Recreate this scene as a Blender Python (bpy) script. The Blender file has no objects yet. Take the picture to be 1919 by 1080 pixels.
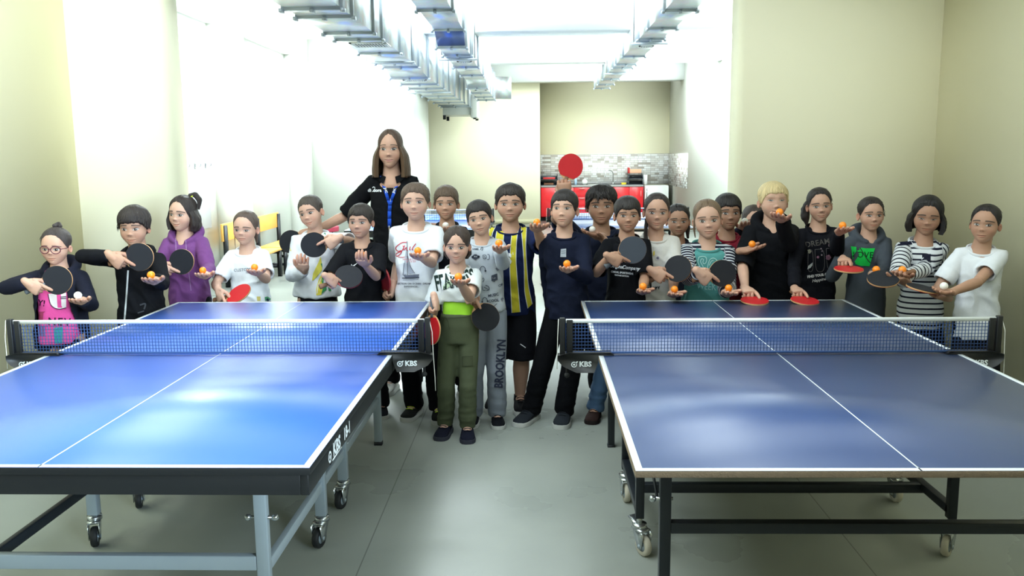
import bpy, math, random
import numpy as np
from mathutils import Vector, Matrix
from mathutils.bvhtree import BVHTree

SC = bpy.context.scene
COL = SC.collection
PI = math.pi

# ------------------------------------------------------------------ camera
FPX, PITCH, YAW, ROLL, CAMH = 1610.14, 0.1529, 0.0270, -0.0101, 1.6045
def _axes():
    cy, sy, cp, sp = math.cos(YAW), math.sin(YAW), math.cos(PITCH), math.sin(PITCH)
    R = np.array([cy, sy, 0]); F = np.array([-sy*cp, cy*cp, -sp]); D = np.array([sy*sp, -cy*sp, -cp])
    c, s = math.cos(ROLL), math.sin(ROLL)
    return c*R - s*D, s*R + c*D, F
CR, CD, CF = _axes()
CAMP = np.array([0, 0, CAMH])
cd = bpy.data.cameras.new('camera'); cam = bpy.data.objects.new('camera', cd); COL.objects.link(cam)
cd.sensor_width = 36; cd.lens = FPX/1919*36; cd.clip_start = .05; cd.clip_end = 200
m = Matrix.Identity(4)
for i in range(3):
    m[i][0] = CR[i]; m[i][1] = -CD[i]; m[i][2] = -CF[i]; m[i][3] = CAMP[i]
cam.matrix_world = m
SC.camera = cam

# ------------------------------------------------------------------ light and exposure
SC.view_settings.view_transform = 'Standard'; SC.view_settings.look = 'None'
SC.view_settings.gamma = 1; SC.view_settings.use_curve_mapping = False
SC.view_settings.exposure = 0.0
wd = bpy.data.worlds.new('world'); SC.world = wd; wd.use_nodes = True
wd.node_tree.nodes['Background'].inputs[0].default_value = (.75, .9, 1, 1)
wd.node_tree.nodes['Background'].inputs[1].default_value = .25
def area(name, loc, size, power, col=(.86, .97, 1.0), target=None):
    l = bpy.data.lights.new(name, 'AREA'); l.shape = 'RECTANGLE'; l.size, l.size_y = size
    l.energy = power; l.color = col
    o = bpy.data.objects.new(name, l); COL.objects.link(o); o.location = loc
    if target is not None:
        o.rotation_euler = (Vector(target)-Vector(loc)).to_track_quat('-Z', 'Y').to_euler()
    return o
# ceiling lamps of the front room: brighter toward the left wall
for X, k in ((-1.6, 1.30), (0.3, .45), (2.3, .36)):
    for Y in (.6, 3.2):
        area('ceiling_lamp', (X, Y, 3.92), (1.8, 1.8), 62*k)
area('ceiling_lamp', (-1.6, 4.9, 3.92), (2.0, .8), 55)  # extra lamp added near the partition to brighten the left return wall
# added bluish fill light aimed at the left wall, no real window
w_ = area('left_wall_fill', (2.6, -.6, 2.4), (2.2, 2.0), 165, (.68, .86, 1), (-3.3, 3.9, 2.3)); w_.data.spread = .9
# ceiling lamps of the far hall, between the beams
for X, Y, pw in ((-2.4, 10.25, 500), (-2.4, 14.2, 220), (.2, 10.25, 70), (.2, 14.2, 60), (2.3, 10.25, 90), (2.2, 14.2, 460)):
    area('ceiling_lamp', (X, Y, 3.9), (2.2, 3.2), pw)
for X in (1.0, 2.7):
    area('ceiling_lamp', (X, 17.9, 3.9), (1.2, 2.6), 170)
area('ceiling_lamp', (1.9, 21.2, 3.9), (2.4, .4), 9)

# ------------------------------------------------------------------ helpers
rng = np.random.default_rng(7)
def ray(px, py):
    return CR*((px-959.5)/FPX) + CD*((py-540)/FPX) + CF
def atY(px, py, Y): r = ray(px, py); return CAMP + r*(Y/r[1])
def atZ(px, py, Z=0): r = ray(px, py); return CAMP + r*((Z-CAMH)/r[2])
def nrm(v): v = np.asarray(v, float); return v/(np.linalg.norm(v)+1e-12)
def sm(a, b, x): t = np.clip((x-a)/(b-a+1e-12), 0, 1); return t*t*(3-2*t)
def srgb(r, g, b): return tuple((c/255/12.92 if c <= 10 else ((c/255+.055)/1.055)**2.4) for c in (r, g, b))

class Geo:
    def __init__(s): s.V = []; s.Q = []; s.T = []; s.n = 0; s.C = []; s.P = []; s.MQ = []; s.MT = []
    def add(s, V, Q=None, T=None, col=None, pat=None, mi=0):
        V = np.asarray(V, float).reshape(-1, 3)
        if Q is not None and len(Q): s.Q.append(np.asarray(Q, int).reshape(-1, 4)+s.n); s.MQ.append(np.full(len(s.Q[-1]), mi))
        if T is not None and len(T): s.T.append(np.asarray(T, int).reshape(-1, 3)+s.n); s.MT.append(np.full(len(s.T[-1]), mi))
        k = len(V)
        c = np.ones((k, 4)) if col is None else np.broadcast_to(np.asarray(col, float), (k, 4)) if np.ndim(col) == 1 else col
        s.C.append(np.array(c)); s.P.append(np.zeros((k, 3)) if pat is None else np.asarray(pat, float))
        s.V.append(V); s.n += k; return s
    def join(s, g, mi=None, f=None):
        for v, c, p in zip(g.V, g.C, g.P): s.V.append(v if f is None else f(v)); s.C.append(c); s.P.append(p)
        for q, mq in zip(g.Q, g.MQ): s.Q.append(q+s.n); s.MQ.append(mq if mi is None else np.full(len(q), mi))
        for t, mt in zip(g.T, g.MT): s.T.append(t+s.n); s.MT.append(mt if mi is None else np.full(len(t), mi))
        s.n += g.n; return s
    def verts(s): return np.concatenate(s.V) if s.V else np.zeros((0, 3))
    def setv(s, V): s.V = [V]; s.C = [np.concatenate(s.C)]; s.P = [np.concatenate(s.P)]
    def quads(s): return np.concatenate(s.Q) if s.Q else np.zeros((0, 4), int)
    def tris(s): return np.concatenate(s.T) if s.T else np.zeros((0, 3), int)
    def grid(s, G, cu=False, cv=False, col=None, pat=None, mi=0, flip=False):
        """G (nu, nv, 3)"""
        nu, nv = G.shape[:2]; I = np.arange(nu*nv).reshape(nu, nv)
        a = I if not cu else np.vstack([I, I[:1]]); 
        if cv: a = np.hstack([a, a[:, :1]])
        q = np.stack([a[:-1, :-1], a[1:, :-1], a[1:, 1:], a[:-1, 1:]], -1).reshape(-1, 4)
        if flip: q = q[:, ::-1]
        return s.add(G.reshape(-1, 3), q, None, None if col is None else col.reshape(-1, 4), None if pat is None else pat.reshape(-1, 3), mi)
    def loft(s, rings, cap=True, mi=0, col=None):
        rings = np.asarray(rings, float); k, n = rings.shape[:2]; b = s.n
        I = np.arange(k*n).reshape(k, n); J = np.roll(I, -1, 1)
        q = np.stack([I[:-1], J[:-1], J[1:], I[1:]], -1).reshape(-1, 4)
        V = rings.reshape(-1, 3); T = []
        if cap:
            V = np.vstack([V, rings[0].mean(0), rings[-1].mean(0)])
            T = [(J[0, i], I[0, i], k*n) for i in range(n)] + [(I[-1, i], J[-1, i], k*n+1) for i in range(n)]
        return s.add(V, q, T, col, None, mi)
    def tube(s, pts, rad, n=12, cap='round', mi=0, flat=1.0, up=None, col=None):
        pts = np.asarray(pts, float); k = len(pts); rad = np.broadcast_to(np.asarray(rad, float), (k,)).copy()
        if cap == 'round':
            d0 = nrm(pts[0]-pts[1]); d1 = nrm(pts[-1]-pts[-2])
            A = [pts[0]+d0*rad[0]*math.cos(t) for t in (.25, .7, 1.15)]; ar = [rad[0]*math.sin(t) for t in (.25, .7, 1.15)]
            B = [pts[-1]+d1*rad[-1]*math.cos(t) for t in (1.15, .7, .25)]; br = [rad[-1]*math.sin(t) for t in (1.15, .7, .25)]
            pts = np.vstack([A, pts, B]); rad = np.concatenate([ar, rad, br]); k = len(pts)
        tan = np.gradient(pts, axis=0); tan /= np.linalg.norm(tan, axis=1)[:, None]+1e-12
        u = nrm(np.cross(tan[0], up if up is not None else ((0, 0, 1) if abs(tan[0][2]) < .9 else (0, 1, 0))))
        rings = []
        for i in range(k):
            u = nrm(u - tan[i]*np.dot(u, tan[i])); w = np.cross(tan[i], u)
            a = np.arange(n)*2*PI/n
            rings.append(pts[i] + rad[i]*(np.cos(a)[:, None]*u + flat*np.sin(a)[:, None]*w))
        return s.loft(rings, cap is not None, mi, col)
    def box(s, lo, hi, mi=0, R=None, o=None):
        lo = np.asarray(lo, float); hi = np.asarray(hi, float)
        V = np.array([[(lo, hi)[i][0], (lo, hi)[j][1], (lo, hi)[k][2]] for i in (0, 1) for j in (0, 1) for k in (0, 1)])
        if R is not None: V = V @ np.asarray(R).T
        if o is not None: V = V + o
        return s.add(V, [(0, 1, 3, 2), (4, 6, 7, 5), (0, 4, 5, 1), (2, 3, 7, 6), (0, 2, 6, 4), (1, 5, 7, 3)], None, None, None, mi)
    def bar(s, a, b, w, h=None, up=(0, 0, 1), mi=0):
        """square tube from a to b"""
        a = np.asarray(a, float); b = np.asarray(b, float); d = nrm(b-a); h = w if h is None else h
        if abs(np.dot(d, up)) > .95: up = (0, 1, 0)
        u = nrm(np.cross(d, up)); v = np.cross(u, d)
        return s.loft([[p+u*sx*w/2+v*sy*h/2 for sx, sy in ((-1, -1), (1, -1), (1, 1), (-1, 1))] for p in (a, b)], True, mi)
    def ball(s, c, r, nu=20, nv=12, mi=0, R=None, col=None):
        r = np.broadcast_to(np.asarray(r, float), (3,))
        th = np.linspace(.0, PI, nv); ph = np.arange(nu)*2*PI/nu
        G = np.stack([np.outer(np.sin(th), np.cos(ph)), np.outer(np.sin(th), np.sin(ph)), np.outer(-np.cos(th), np.ones(nu))], -1)*r
        if R is not None: G = G @ np.asarray(R).T
        return s.loft((G+np.asarray(c, float))[1:-1], True, mi, col)

def rawmesh(g, name):
    me = bpy.data.meshes.new(name); V = g.verts(); Q = g.quads(); T = g.tris()
    me.vertices.add(len(V)); me.vertices.foreach_set('co', V.ravel())
    me.loops.add(len(Q)*4+len(T)*3); me.polygons.add(len(Q)+len(T))
    me.loops.foreach_set('vertex_index', np.concatenate([Q.ravel(), T.ravel()]).astype(np.int32))
    st = np.concatenate([np.arange(len(Q))*4, len(Q)*4+np.arange(len(T))*3]).astype(np.int32)
    me.polygons.foreach_set('loop_start', st)
    mi = np.concatenate(g.MQ+g.MT).astype(np.int32) if (g.MQ or g.MT) else np.zeros(0, np.int32)
    me.polygons.foreach_set('material_index', mi)
    me.update(calc_edges=True)
    return me
def build(g, name, mats, parent=None, smooth=True, attrs=False, bevel=0, origin=None, autosmooth=False):
    if origin is not None: 
        V = g.verts()-np.asarray(origin); g.setv(V)
    me = rawmesh(g, name)
    for mt in (mats if isinstance(mats, (list, tuple)) else [mats]): me.materials.append(mt)
    if attrs:
        a = me.color_attributes.new('Col', 'FLOAT_COLOR', 'POINT'); a.data.foreach_set('color', np.concatenate(g.C).ravel())
        b = me.attributes.new('pat', 'FLOAT_VECTOR', 'POINT'); b.data.foreach_set('vector', np.concatenate(g.P).ravel())
    if smooth: me.polygons.foreach_set('use_smooth', np.ones(len(me.polygons), bool))
    o = bpy.data.objects.new(name, me); COL.objects.link(o)
    if autosmooth:
        try: me.set_sharp_from_angle(angle=autosmooth)
        except Exception: pass
    if bevel:
        b = o.modifiers.new('bevel', 'BEVEL'); b.width = bevel; b.segments = 2; b.limit_method = 'ANGLE'; b.angle_limit = .7
    if parent is not None: o.parent = parent
    if origin is not None and parent is None: o.location = origin
    return o
def empty(name, loc=(0, 0, 0), label=None, cat=None, group=None):
    o = bpy.data.objects.new(name, None); COL.objects.link(o); o.location = loc; o.empty_display_size = .1
    return tag(o, label, cat, group)
def tag(o, label=None, cat=None, group=None, kind=None):
    if label: o['label'] = label
    if cat: o['category'] = cat
    if group: o['group'] = group
    if kind: o['kind'] = kind
    return o
def struct(name, g, mat, smooth=False, bevel=0):
    return tag(build(g, name, mat, None, smooth, bevel=bevel), kind='structure')
def copy_tree(o, parent=None):
    c = o.copy(); COL.objects.link(c); c.parent = parent
    for ch in list(o.children): copy_tree(ch, c)
    return c

# scratch scene for voxel unions
TMP = bpy.data.scenes.new('scratch')
def tmp_dg():
    with bpy.context.temp_override(scene=TMP, view_layer=TMP.view_layers[0]): return bpy.context.evaluated_depsgraph_get()
def remesh(g, vox, it=6, fac=.5):
    me = rawmesh(g, 'scratch'); ob = bpy.data.objects.new('scratch', me); TMP.collection.objects.link(ob)
    r = ob.modifiers.new('r', 'REMESH'); r.mode = 'VOXEL'; r.voxel_size = vox
    if it: s_ = ob.modifiers.new('s', 'SMOOTH'); s_.factor = fac; s_.iterations = it
    dg = tmp_dg(); dg.update()
    ev = ob.evaluated_get(dg); m2 = ev.to_mesh()
    V = np.empty(len(m2.vertices)*3); m2.vertices.foreach_get('co', V); V = V.reshape(-1, 3)
    ls = np.empty(len(m2.polygons), np.int32); m2.polygons.foreach_get('loop_start', ls)
    lt = np.empty(len(m2.polygons), np.int32); m2.polygons.foreach_get('loop_total', lt)
    vi = np.empty(len(m2.loops), np.int32); m2.loops.foreach_get('vertex_index', vi)
    q = ls[lt == 4]; t = ls[lt == 3]
    Q = vi[q[:, None]+np.arange(4)]; T = vi[t[:, None]+np.arange(3)]
    ev.to_mesh_clear(); bpy.data.objects.remove(ob); bpy.data.meshes.remove(me)
    return V, Q, T
def vnormals(V, Q, T):
    N = np.zeros_like(V)
    for F in (Q, T):
        if len(F):
            n = np.cross(V[F[:, 1]]-V[F[:, 0]], V[F[:, 2]]-V[F[:, 0]])
            for k in range(F.shape[1]): np.add.at(N, F[:, k], n)
    return N/(np.linalg.norm(N, axis=1)[:, None]+1e-12)
def wnoise(P, scale, seed, octs=3):
    """cheap smooth noise from warped sines, -1..1"""
    r = np.random.default_rng(seed); out = 0; amp = 1; tot = 0
    for o_ in range(octs):
        for _ in range(3):
            k = r.normal(size=3)*scale; w = r.normal(size=3)*scale*.7
            out = out + amp*np.sin(P@k + 1.5*np.sin(P@w+r.uniform(0, 6)) + r.uniform(0, 6)); tot += amp
        amp *= .55; scale *= 1.9
    return out/tot*1.8

# ------------------------------------------------------------------ materials
def nodemat(name):
    mt = bpy.data.materials.new(name); mt.use_nodes = True
    return mt, mt.node_tree.nodes, mt.node_tree.links, mt.node_tree.nodes['Principled BSDF']
def mat(name, col, rough=.5, metal=0, var=.06, scale=8, bump=0, bscale=60, spec=.5, sub=0, coat=0, stretch=None):
    mt, N, L, B = nodemat(name)
    B.inputs['Roughness'].default_value = rough; B.inputs['Metallic'].default_value = metal
    B.inputs['Specular IOR Level'].default_value = spec; B.inputs['Coat Weight'].default_value = coat
    tc = N.new('ShaderNodeTexCoord'); nz = N.new('ShaderNodeTexNoise'); nz.inputs['Scale'].default_value = scale; nz.inputs['Detail'].default_value = 4
    src = tc.outputs['Object']
    if stretch:
        mp = N.new('ShaderNodeMapping'); mp.inputs['Scale'].default_value = stretch; L.new(src, mp.inputs[0]); src = mp.outputs[0]
    L.new(src, nz.inputs['Vector'])
    rp = N.new('ShaderNodeMapRange'); rp.inputs[3].default_value = 1-var; rp.inputs[4].default_value = 1+var; L.new(nz.outputs[0], rp.inputs[0])
    mx = N.new('ShaderNodeVectorMath'); mx.operation = 'SCALE'; mx.inputs[0].default_value = col; L.new(rp.outputs[0], mx.inputs['Scale']); L.new(mx.outputs[0], B.inputs['Base Color'])
    if bump:
        n2 = N.new('ShaderNodeTexNoise'); n2.inputs['Scale'].default_value = bscale; n2.inputs['Detail'].default_value = 3; L.new(src, n2.inputs['Vector'])
        bp = N.new('ShaderNodeBump'); bp.inputs['Strength'].default_value = bump; bp.inputs['Distance'].default_value = .01; L.new(n2.outputs[0], bp.inputs['Height']); L.new(bp.outputs[0], B.inputs['Normal'])
    return mt
_cl = {}
def cloth(r, g, b, rough=.85, name='cloth'):
    k = (r, g, b)
    if k not in _cl: _cl[k] = mat(name, srgb(r, g, b), rough, var=.08, scale=25, bump=.12, bscale=180, spec=.08 if r+g+b < 150 else .2)
    return _cl[k]

# ------------------------------------------------------------------ the room
def wallmat(name, col, r=.75): return mat(name, col, r, var=.025, scale=1.2, bump=.03, bscale=40, spec=.3)
M_wall = wallmat('cream_paint', srgb(244, 238, 208)); M_white = wallmat('white_paint', srgb(240, 243, 240))
M_jamb = wallmat('pale_paint', srgb(238, 240, 232))
def floor_mat():
    mt, N, L, B = nodemat('grey_vinyl')
    tc = N.new('ShaderNodeTexCoord'); n1 = N.new('ShaderNodeTexNoise'); n1.inputs['Scale'].default_value = 1.1; n1.inputs['Detail'].default_value = 6
    L.new(tc.outputs['Object'], n1.inputs['Vector'])
    r = N.new('ShaderNodeValToRGB'); r.color_ramp.elements[0].position = .3; r.color_ramp.elements[1].position = .75
    r.color_ramp.elements[0].color = (*srgb(140, 146, 140), 1); r.color_ramp.elements[1].color = (*srgb(160, 165, 157), 1)
    L.new(n1.outputs[0], r.inputs[0])
    # scuff marks: thin stretched dark scratches
    mp = N.new('ShaderNodeMapping'); mp.inputs['Scale'].default_value = (7, 1.6, 1); mp.inputs['Rotation'].default_value = (0, 0, .5); L.new(tc.outputs['Object'], mp.inputs[0])
    n2 = N.new('ShaderNodeTexNoise'); n2.inputs['Scale'].default_value = 2.2; n2.inputs['Detail'].default_value = 2; L.new(mp.outputs[0], n2.inputs['Vector'])
    r2 = N.new('ShaderNodeValToRGB'); r2.color_ramp.elements[0].position = .495; r2.color_ramp.elements[1].position = .5; r2.color_ramp.elements[0].color = (1, 1, 1, 1); r2.color_ramp.elements[1].color = (0, 0, 0, 1)
    e = r2.color_ramp.elements.new(.505); e.color = (1, 1, 1, 1); L.new(n2.outputs[0], r2.inputs[0])
    n3 = N.new('ShaderNodeTexNoise'); n3.inputs['Scale'].default_value = 3.0; L.new(tc.outputs['Object'], n3.inputs['Vector'])
    r3 = N.new('ShaderNodeMapRange'); r3.inputs[1].default_value = .6; r3.inputs[2].default_value = .7; L.new(n3.outputs[0], r3.inputs[0])
    mxs = N.new('ShaderNodeMix'); mxs.data_type = 'RGBA'; mxs.inputs[6].default_value = (1, 1, 1, 1); L.new(r3.outputs[0], mxs.inputs[0]); L.new(r2.outputs[0], mxs.inputs[7])
    mul = N.new('ShaderNodeMix'); mul.data_type = 'RGBA'; mul.blend_type = 'MULTIPLY'; mul.inputs[0].default_value = .12; L.new(r.outputs[0], mul.inputs[6]); L.new(mxs.outputs[2], mul.inputs[7])
    # welded seams of the sheets: brick grid
    br = N.new('ShaderNodeTexBrick'); br.inputs['Scale'].default_value = 1; br.inputs['Mortar Size'].default_value = .003; br.inputs['Brick Width'].default_value = 20; br.inputs['Row Height'].default_value = 2.0
    br.inputs['Color1'].default_value = (1, 1, 1, 1); br.inputs['Color2'].default_value = (1, 1, 1, 1); br.inputs['Mortar'].default_value = (.45, .45, .45, 1); br.inputs['Mortar Smooth'].default_value = .3
    m2 = N.new('ShaderNodeMapping'); m2.inputs['Rotation'].default_value = (0, 0, PI/2); m2.inputs['Location'].default_value = (-3.0, .7, 0); L.new(tc.outputs['Object'], m2.inputs[0]); L.new(m2.outputs[0], br.inputs['Vector'])
    mu2 = N.new('ShaderNodeMix'); mu2.data_type = 'RGBA'; mu2.blend_type = 'MULTIPLY'; mu2.inputs[0].default_value = .8; L.new(mul.outputs[2], mu2.inputs[6]); L.new(br.outputs[0], mu2.inputs[7])
    L.new(mu2.outputs[2], B.inputs['Base Color'])
    r4 = N.new('ShaderNodeMapRange'); r4.inputs[3].default_value = .2; r4.inputs[4].default_value = .38; L.new(n1.outputs[0], r4.inputs[0]); L.new(r4.outputs[0], B.inputs['Roughness'])
    bp = N.new('ShaderNodeBump'); bp.inputs['Strength'].default_value = .03; n5 = N.new('ShaderNodeTexNoise'); n5.inputs['Scale'].default_value = 6; L.new(tc.outputs['Object'], n5.inputs['Vector']); L.new(n5.outputs[0], bp.inputs['Height']); L.new(bp.outputs[0], B.inputs['Normal'])
    return mt
XL, XR, YP0, YP1, JL, JR = -3.32, 2.83, 6.22, 6.64, -2.68, 1.475
ZC, ZB = 4.0, 3.27
def wall(name, boxes, m):
    g = Geo()
    for lo, hi in boxes: g.box(lo, hi)
    return struct(name, g, m)
wall('floor', [((-6, -3, -.1), (6, 23, 0))], floor_mat())
wall('ceiling', [((-6, -3, ZC), (6, 23, ZC+.15))], M_white)
wall('wall_left', [((XL-.2, -3, 0), (XL, YP0+.01, ZC))], M_wall)
wall('wall_right', [((XR, -3, 0), (XR+.2, YP0+.01, ZC))], M_wall)
wall('wall_back', [((XL-.2, -3.2, 0), (XR+.2, -3, ZC))], M_wall)
wall('wall_partition_left', [((XL-.9, YP0, 0), (JL, YP1, ZC))], M_wall)
wall('wall_partition_right', [((JR, YP0, 0), (XR+.9, YP1, ZC))], M_wall)
wall('trim_beam_opening', [((JL, YP0, ZB), (JR, YP1, ZC))], M_white)
FL, FR = -3.95, 3.4
wall('wall_hall_left', [((FL-.3, YP1, 0), (FL-.12, 15.4, ZC)), ((FL-.2, YP1, ZB), (FL, 15.4, ZC)), ((FL-.2, 10.95, 0), (FL, 12.0, ZB)), ((FL-.2, 14.3, 0), (FL, 15.4, ZB)), ((FL-.2, YP1, 0), (FL, 8.0, ZB))], M_jamb)
wall('wall_hall_right', [((FR, YP1, 0), (FR+.2, 22.2, ZC))], M_jamb)
wall('wall_hall_block', [((FL-.3, 15.4, 0), (-2.13, 17.65, ZC))], M_jamb)
wall('wall_corridor_left', [((-6, 17.6, 0), (-5.8, 20.8, ZC))], M_wall)
wall('wall_hall_back', [((-6, 20.5, 0), (.14, 22.2, ZC))], M_wall)
wall('wall_kitchen_back', [((.14, 22.0, 0), (FR+.2, 22.2, ZC))], M_wall)
for i, (y, h) in enumerate(((8.0, .5), (12.0, .55), (16.0, .4), (20.0, .5))):
    wall('trim_beam_%d' % (i+1), [((FL, y-h*.0, ZB), (FR, y+h, ZC))], M_white)
M_base = mat('olive_skirting', srgb(176, 172, 140), .6)
wall('baseboard_hall_back', [((-5.8, 20.485, 0), (.13, 20.5, .1))], M_base)

# ------------------------------------------------------------------ air ducts
def galv():
    mt, N, L, B = nodemat('galvanised_steel')
    B.inputs['Metallic'].default_value = .85; B.inputs['Roughness'].default_value = .34
    tc = N.new('ShaderNodeTexCoord'); v = N.new('ShaderNodeTexVoronoi'); v.inputs['Scale'].default_value = 22; L.new(tc.outputs['Object'], v.inputs['Vector'])
    n = N.new('ShaderNodeTexNoise'); n.inputs['Scale'].default_value = 2.5; n.inputs['Detail'].default_value = 5
    mp = N.new('ShaderNodeMapping'); mp.inputs['Scale'].default_value = (.5, 8, 8); L.new(tc.outputs['Object'], mp.inputs[0]); L.new(mp.outputs[0], n.inputs['Vector'])
    r = N.new('ShaderNodeValToRGB'); r.color_ramp.elements[0].color = (.58, .62, .64, 1); r.color_ramp.elements[1].color = (.82, .86, .88, 1); L.new(n.outputs[0], r.inputs[0])
    mx = N.new('ShaderNodeMix'); mx.data_type = 'RGBA'; mx.inputs[0].default_value = .08; L.new(r.outputs[0], mx.inputs[6]); L.new(v.outputs['Color'], mx.inputs[7]); L.new(mx.outputs[2], B.inputs['Base Color'])
    r2 = N.new('ShaderNodeMapRange'); r2.inputs[3].default_value = .28; r2.inputs[4].default_value = .5; L.new(n.outputs[0], r2.inputs[0]); L.new(r2.outputs[0], B.inputs['Roughness'])
    w = N.new('ShaderNodeTexWave'); w.inputs['Scale'].default_value = 9; w.bands_direction = 'Y'; w.inputs['Distortion'].default_value = .4; L.new(tc.outputs['Object'], w.inputs['Vector'])
    bp = N.new('ShaderNodeBump'); bp.inputs['Strength'].default_value = .12; bp.inputs['Distance'].default_value = .01; L.new(w.outputs[0], bp.inputs['Height']); L.new(bp.outputs[0], B.inputs['Normal'])
    return mt
M_galv = galv(); M_flange = mat('flange_steel', srgb(188, 198, 206), .4, .35); M_grille = mat('white_grille', srgb(228, 232, 230), .5); M_dark = mat('black_void', srgb(30, 32, 34), .8)
M_bluereflect = mat('blue_reflection_steel', srgb(95, 115, 165), .35, .5, var=.2, scale=6); M_rod = mat('zinc_rod', srgb(150, 155, 158), .4, .8)  # reflected blue painted into the base colour of one duct step
def duct(label, secs, flanges, grilles=(), rods=(), blue_reflect=None, elbow=None):
    """secs: list of (y, x0, x1, z0, z1) cross-sections along the run"""
    t = empty('air_duct', (0, secs[0][0], secs[0][3]), label, 'air duct', 'galvanised ducts under the beams'); o = np.array([0, secs[0][0], secs[0][3]])
    ring = lambda s_, e=0: [(s_[1]-e, s_[0], s_[3]-e), (s_[2]+e, s_[0], s_[3]-e), (s_[2]+e, s_[0], s_[4]+e), (s_[1]-e, s_[0], s_[4]+e)]
    def at(y):
        for a, b in zip(secs, secs[1:]):
            if a[0] <= y <= b[0]:
                k = (y-a[0])/(b[0]-a[0]); return [y]+[a[i]+(b[i]-a[i])*k for i in range(1, 5)]
        return list(secs[-1])
    ys = sorted({s_[0] for s_ in secs} | set(flanges))
    for a, b in zip(ys, ys[1:]):
        g = Geo(); A, Bq = at(a), at(b); g.loft([ring(A), ring(Bq)], True)
        build(g, 'duct_section', M_bluereflect if blue_reflect and abs(a-blue_reflect) < .05 else M_galv, t, False, origin=o)
    for y in flanges:
        g = Geo(); s_ = at(y)
        for dy in (-.02, .003):
            s1 = list(s_); s1[0] = y+dy; s2 = list(s_); s2[0] = y+dy+.017
            g.loft([ring(s1, .022), ring(s2, .022)], True)
        for cx, cz in ((s_[1]-.022, s_[3]-.022), (s_[2]+.022, s_[3]-.022), ((s_[1]+s_[2])/2, s_[3]-.025)):
            g.box((cx-.014, y-.035, cz-.014), (cx+.014, y+.035, cz+.014))
        build(g, 'flange', M_flange, t, False, origin=o)
    for y, w, l in grilles:
        s_ = at(y); xc = (s_[1]+s_[2])/2+.03; z = s_[3]
        f = Geo()
        for lo, hi in (((xc-w/2, y-l/2, z-.012), (xc+w/2, y-l/2+.025, z)), ((xc-w/2, y+l/2-.025, z-.012), (xc+w/2, y+l/2, z)), ((xc-w/2, y-l/2, z-.012), (xc-w/2+.025, y+l/2, z)), ((xc+w/2-.025, y-l/2, z-.012), (xc+w/2, y+l/2, z))): f.box(lo, hi)
        k = int((w-.05)/.03)
        for i in range(k):
            x = xc-w/2+.03+i*.03; f.box((x, y-l/2+.02, z-.01), (x+.011, y+l/2-.02, z-.002))
        fo = build(f, 'grille', M_grille, t, False, origin=o)
        b = Geo().box((xc-w/2+.02, y-l/2+.02, z-.003), (xc+w/2-.02, y+l/2-.02, z-.001)); build(b, 'grille_dark_sheet', M_dark, fo, False, origin=o)  # dark sheet put in for the shade behind the slats
    for y in rods:
        s_ = at(y)
        for x in (s_[1]-.05, s_[2]+.05):
            g = Geo().tube([(x, y, s_[3]-.05), (x, y, ZC)], .006, 6, 'flat'); build(g, 'hanger_rod', M_rod, t, origin=o)
        build(Geo().box((s_[1]-.08, y-.02, s_[3]-.055), (s_[2]+.08, y+.02, s_[3]-.03)), 'hanger_bar', M_flange, t, False, origin=o)
    if elbow is not None:
        g = Geo()
        (x0, y0, z0), (x1, y1, z1) = elbow
        rs = []
        for k in range(7):
            a = k/6*PI/2; c = np.array([x1+.0, y0, 0])
            R1, R2 = x1-x0+.32, .32
            rs.append([(x1+.32-R1*math.cos(a), y0+R1*math.sin(a)*.8, z0), (x1+.32-R2*math.cos(a), y0+R2*math.sin(a)*.8, z0), (x1+.32-R2*math.cos(a), y0+R2*math.sin(a)*.8, z1), (x1+.32-R1*math.cos(a), y0+R1*math.sin(a)*.8, z1)])
        g.loft(rs, True); build(g, 'duct_elbow', M_galv, t, False, origin=o)
    return t
ZT = 3.24
duct('wide galvanised air duct with a slatted grille, first from the white hall wall', [(5, -1.94, -1.50, 2.76, ZT), (11.4, -1.94, -1.50, 2.76, ZT), (12.2, -1.98, -1.47, 2.69, ZT), (18.9, -1.98, -1.38, 2.67, ZT)],
     (6.9, 7.3, 8.25, 8.7, 9.85, 10.9, 11.4, 12.2, 13.2, 14.0, 14.8, 15.7, 16.6, 17.5, 18.4, 18.9), ((9.15, .38, .34), (12.6, .34, .2)), (10.5, 14.4))
duct('galvanised air duct with a step coloured as a blue reflection, hung between two other ducts', [(5, -1.11, -.79, 3.01, ZT), (9.9, -1.11, -.79, 3.01, ZT), (10.25, -1.11, -.79, 2.86, ZT), (14.4, -1.11, -.79, 2.84, ZT), (14.8, -1.11, -.79, 2.74, ZT), (18.0, -1.11, -.79, 2.72, ZT)],
     (7.6, 8.6, 9.9, 10.25, 11.0, 11.3, 12.4, 13.6, 14.8, 15.8, 16.8, 17.6), ((11.8, .2, .16), (15.3, .2, .14)), (11.15,), blue_reflect=9.9, elbow=((-1.11, 18.0, 2.78), (-.79, 19, ZT-.02)))
duct('slim galvanised air duct running alone toward the kitchenette', [(5, 1.29, 1.58, 3.0, ZT), (18.6, 1.29, 1.58, 3.0, ZT)],
     (7.6, 8.75, 9.95, 10.85, 11.1, 12.7, 13.8, 14.3, 15.2, 16.4, 17.6, 18.6), ((11.6, .2, .14),), (11.0, 15.0))
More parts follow.
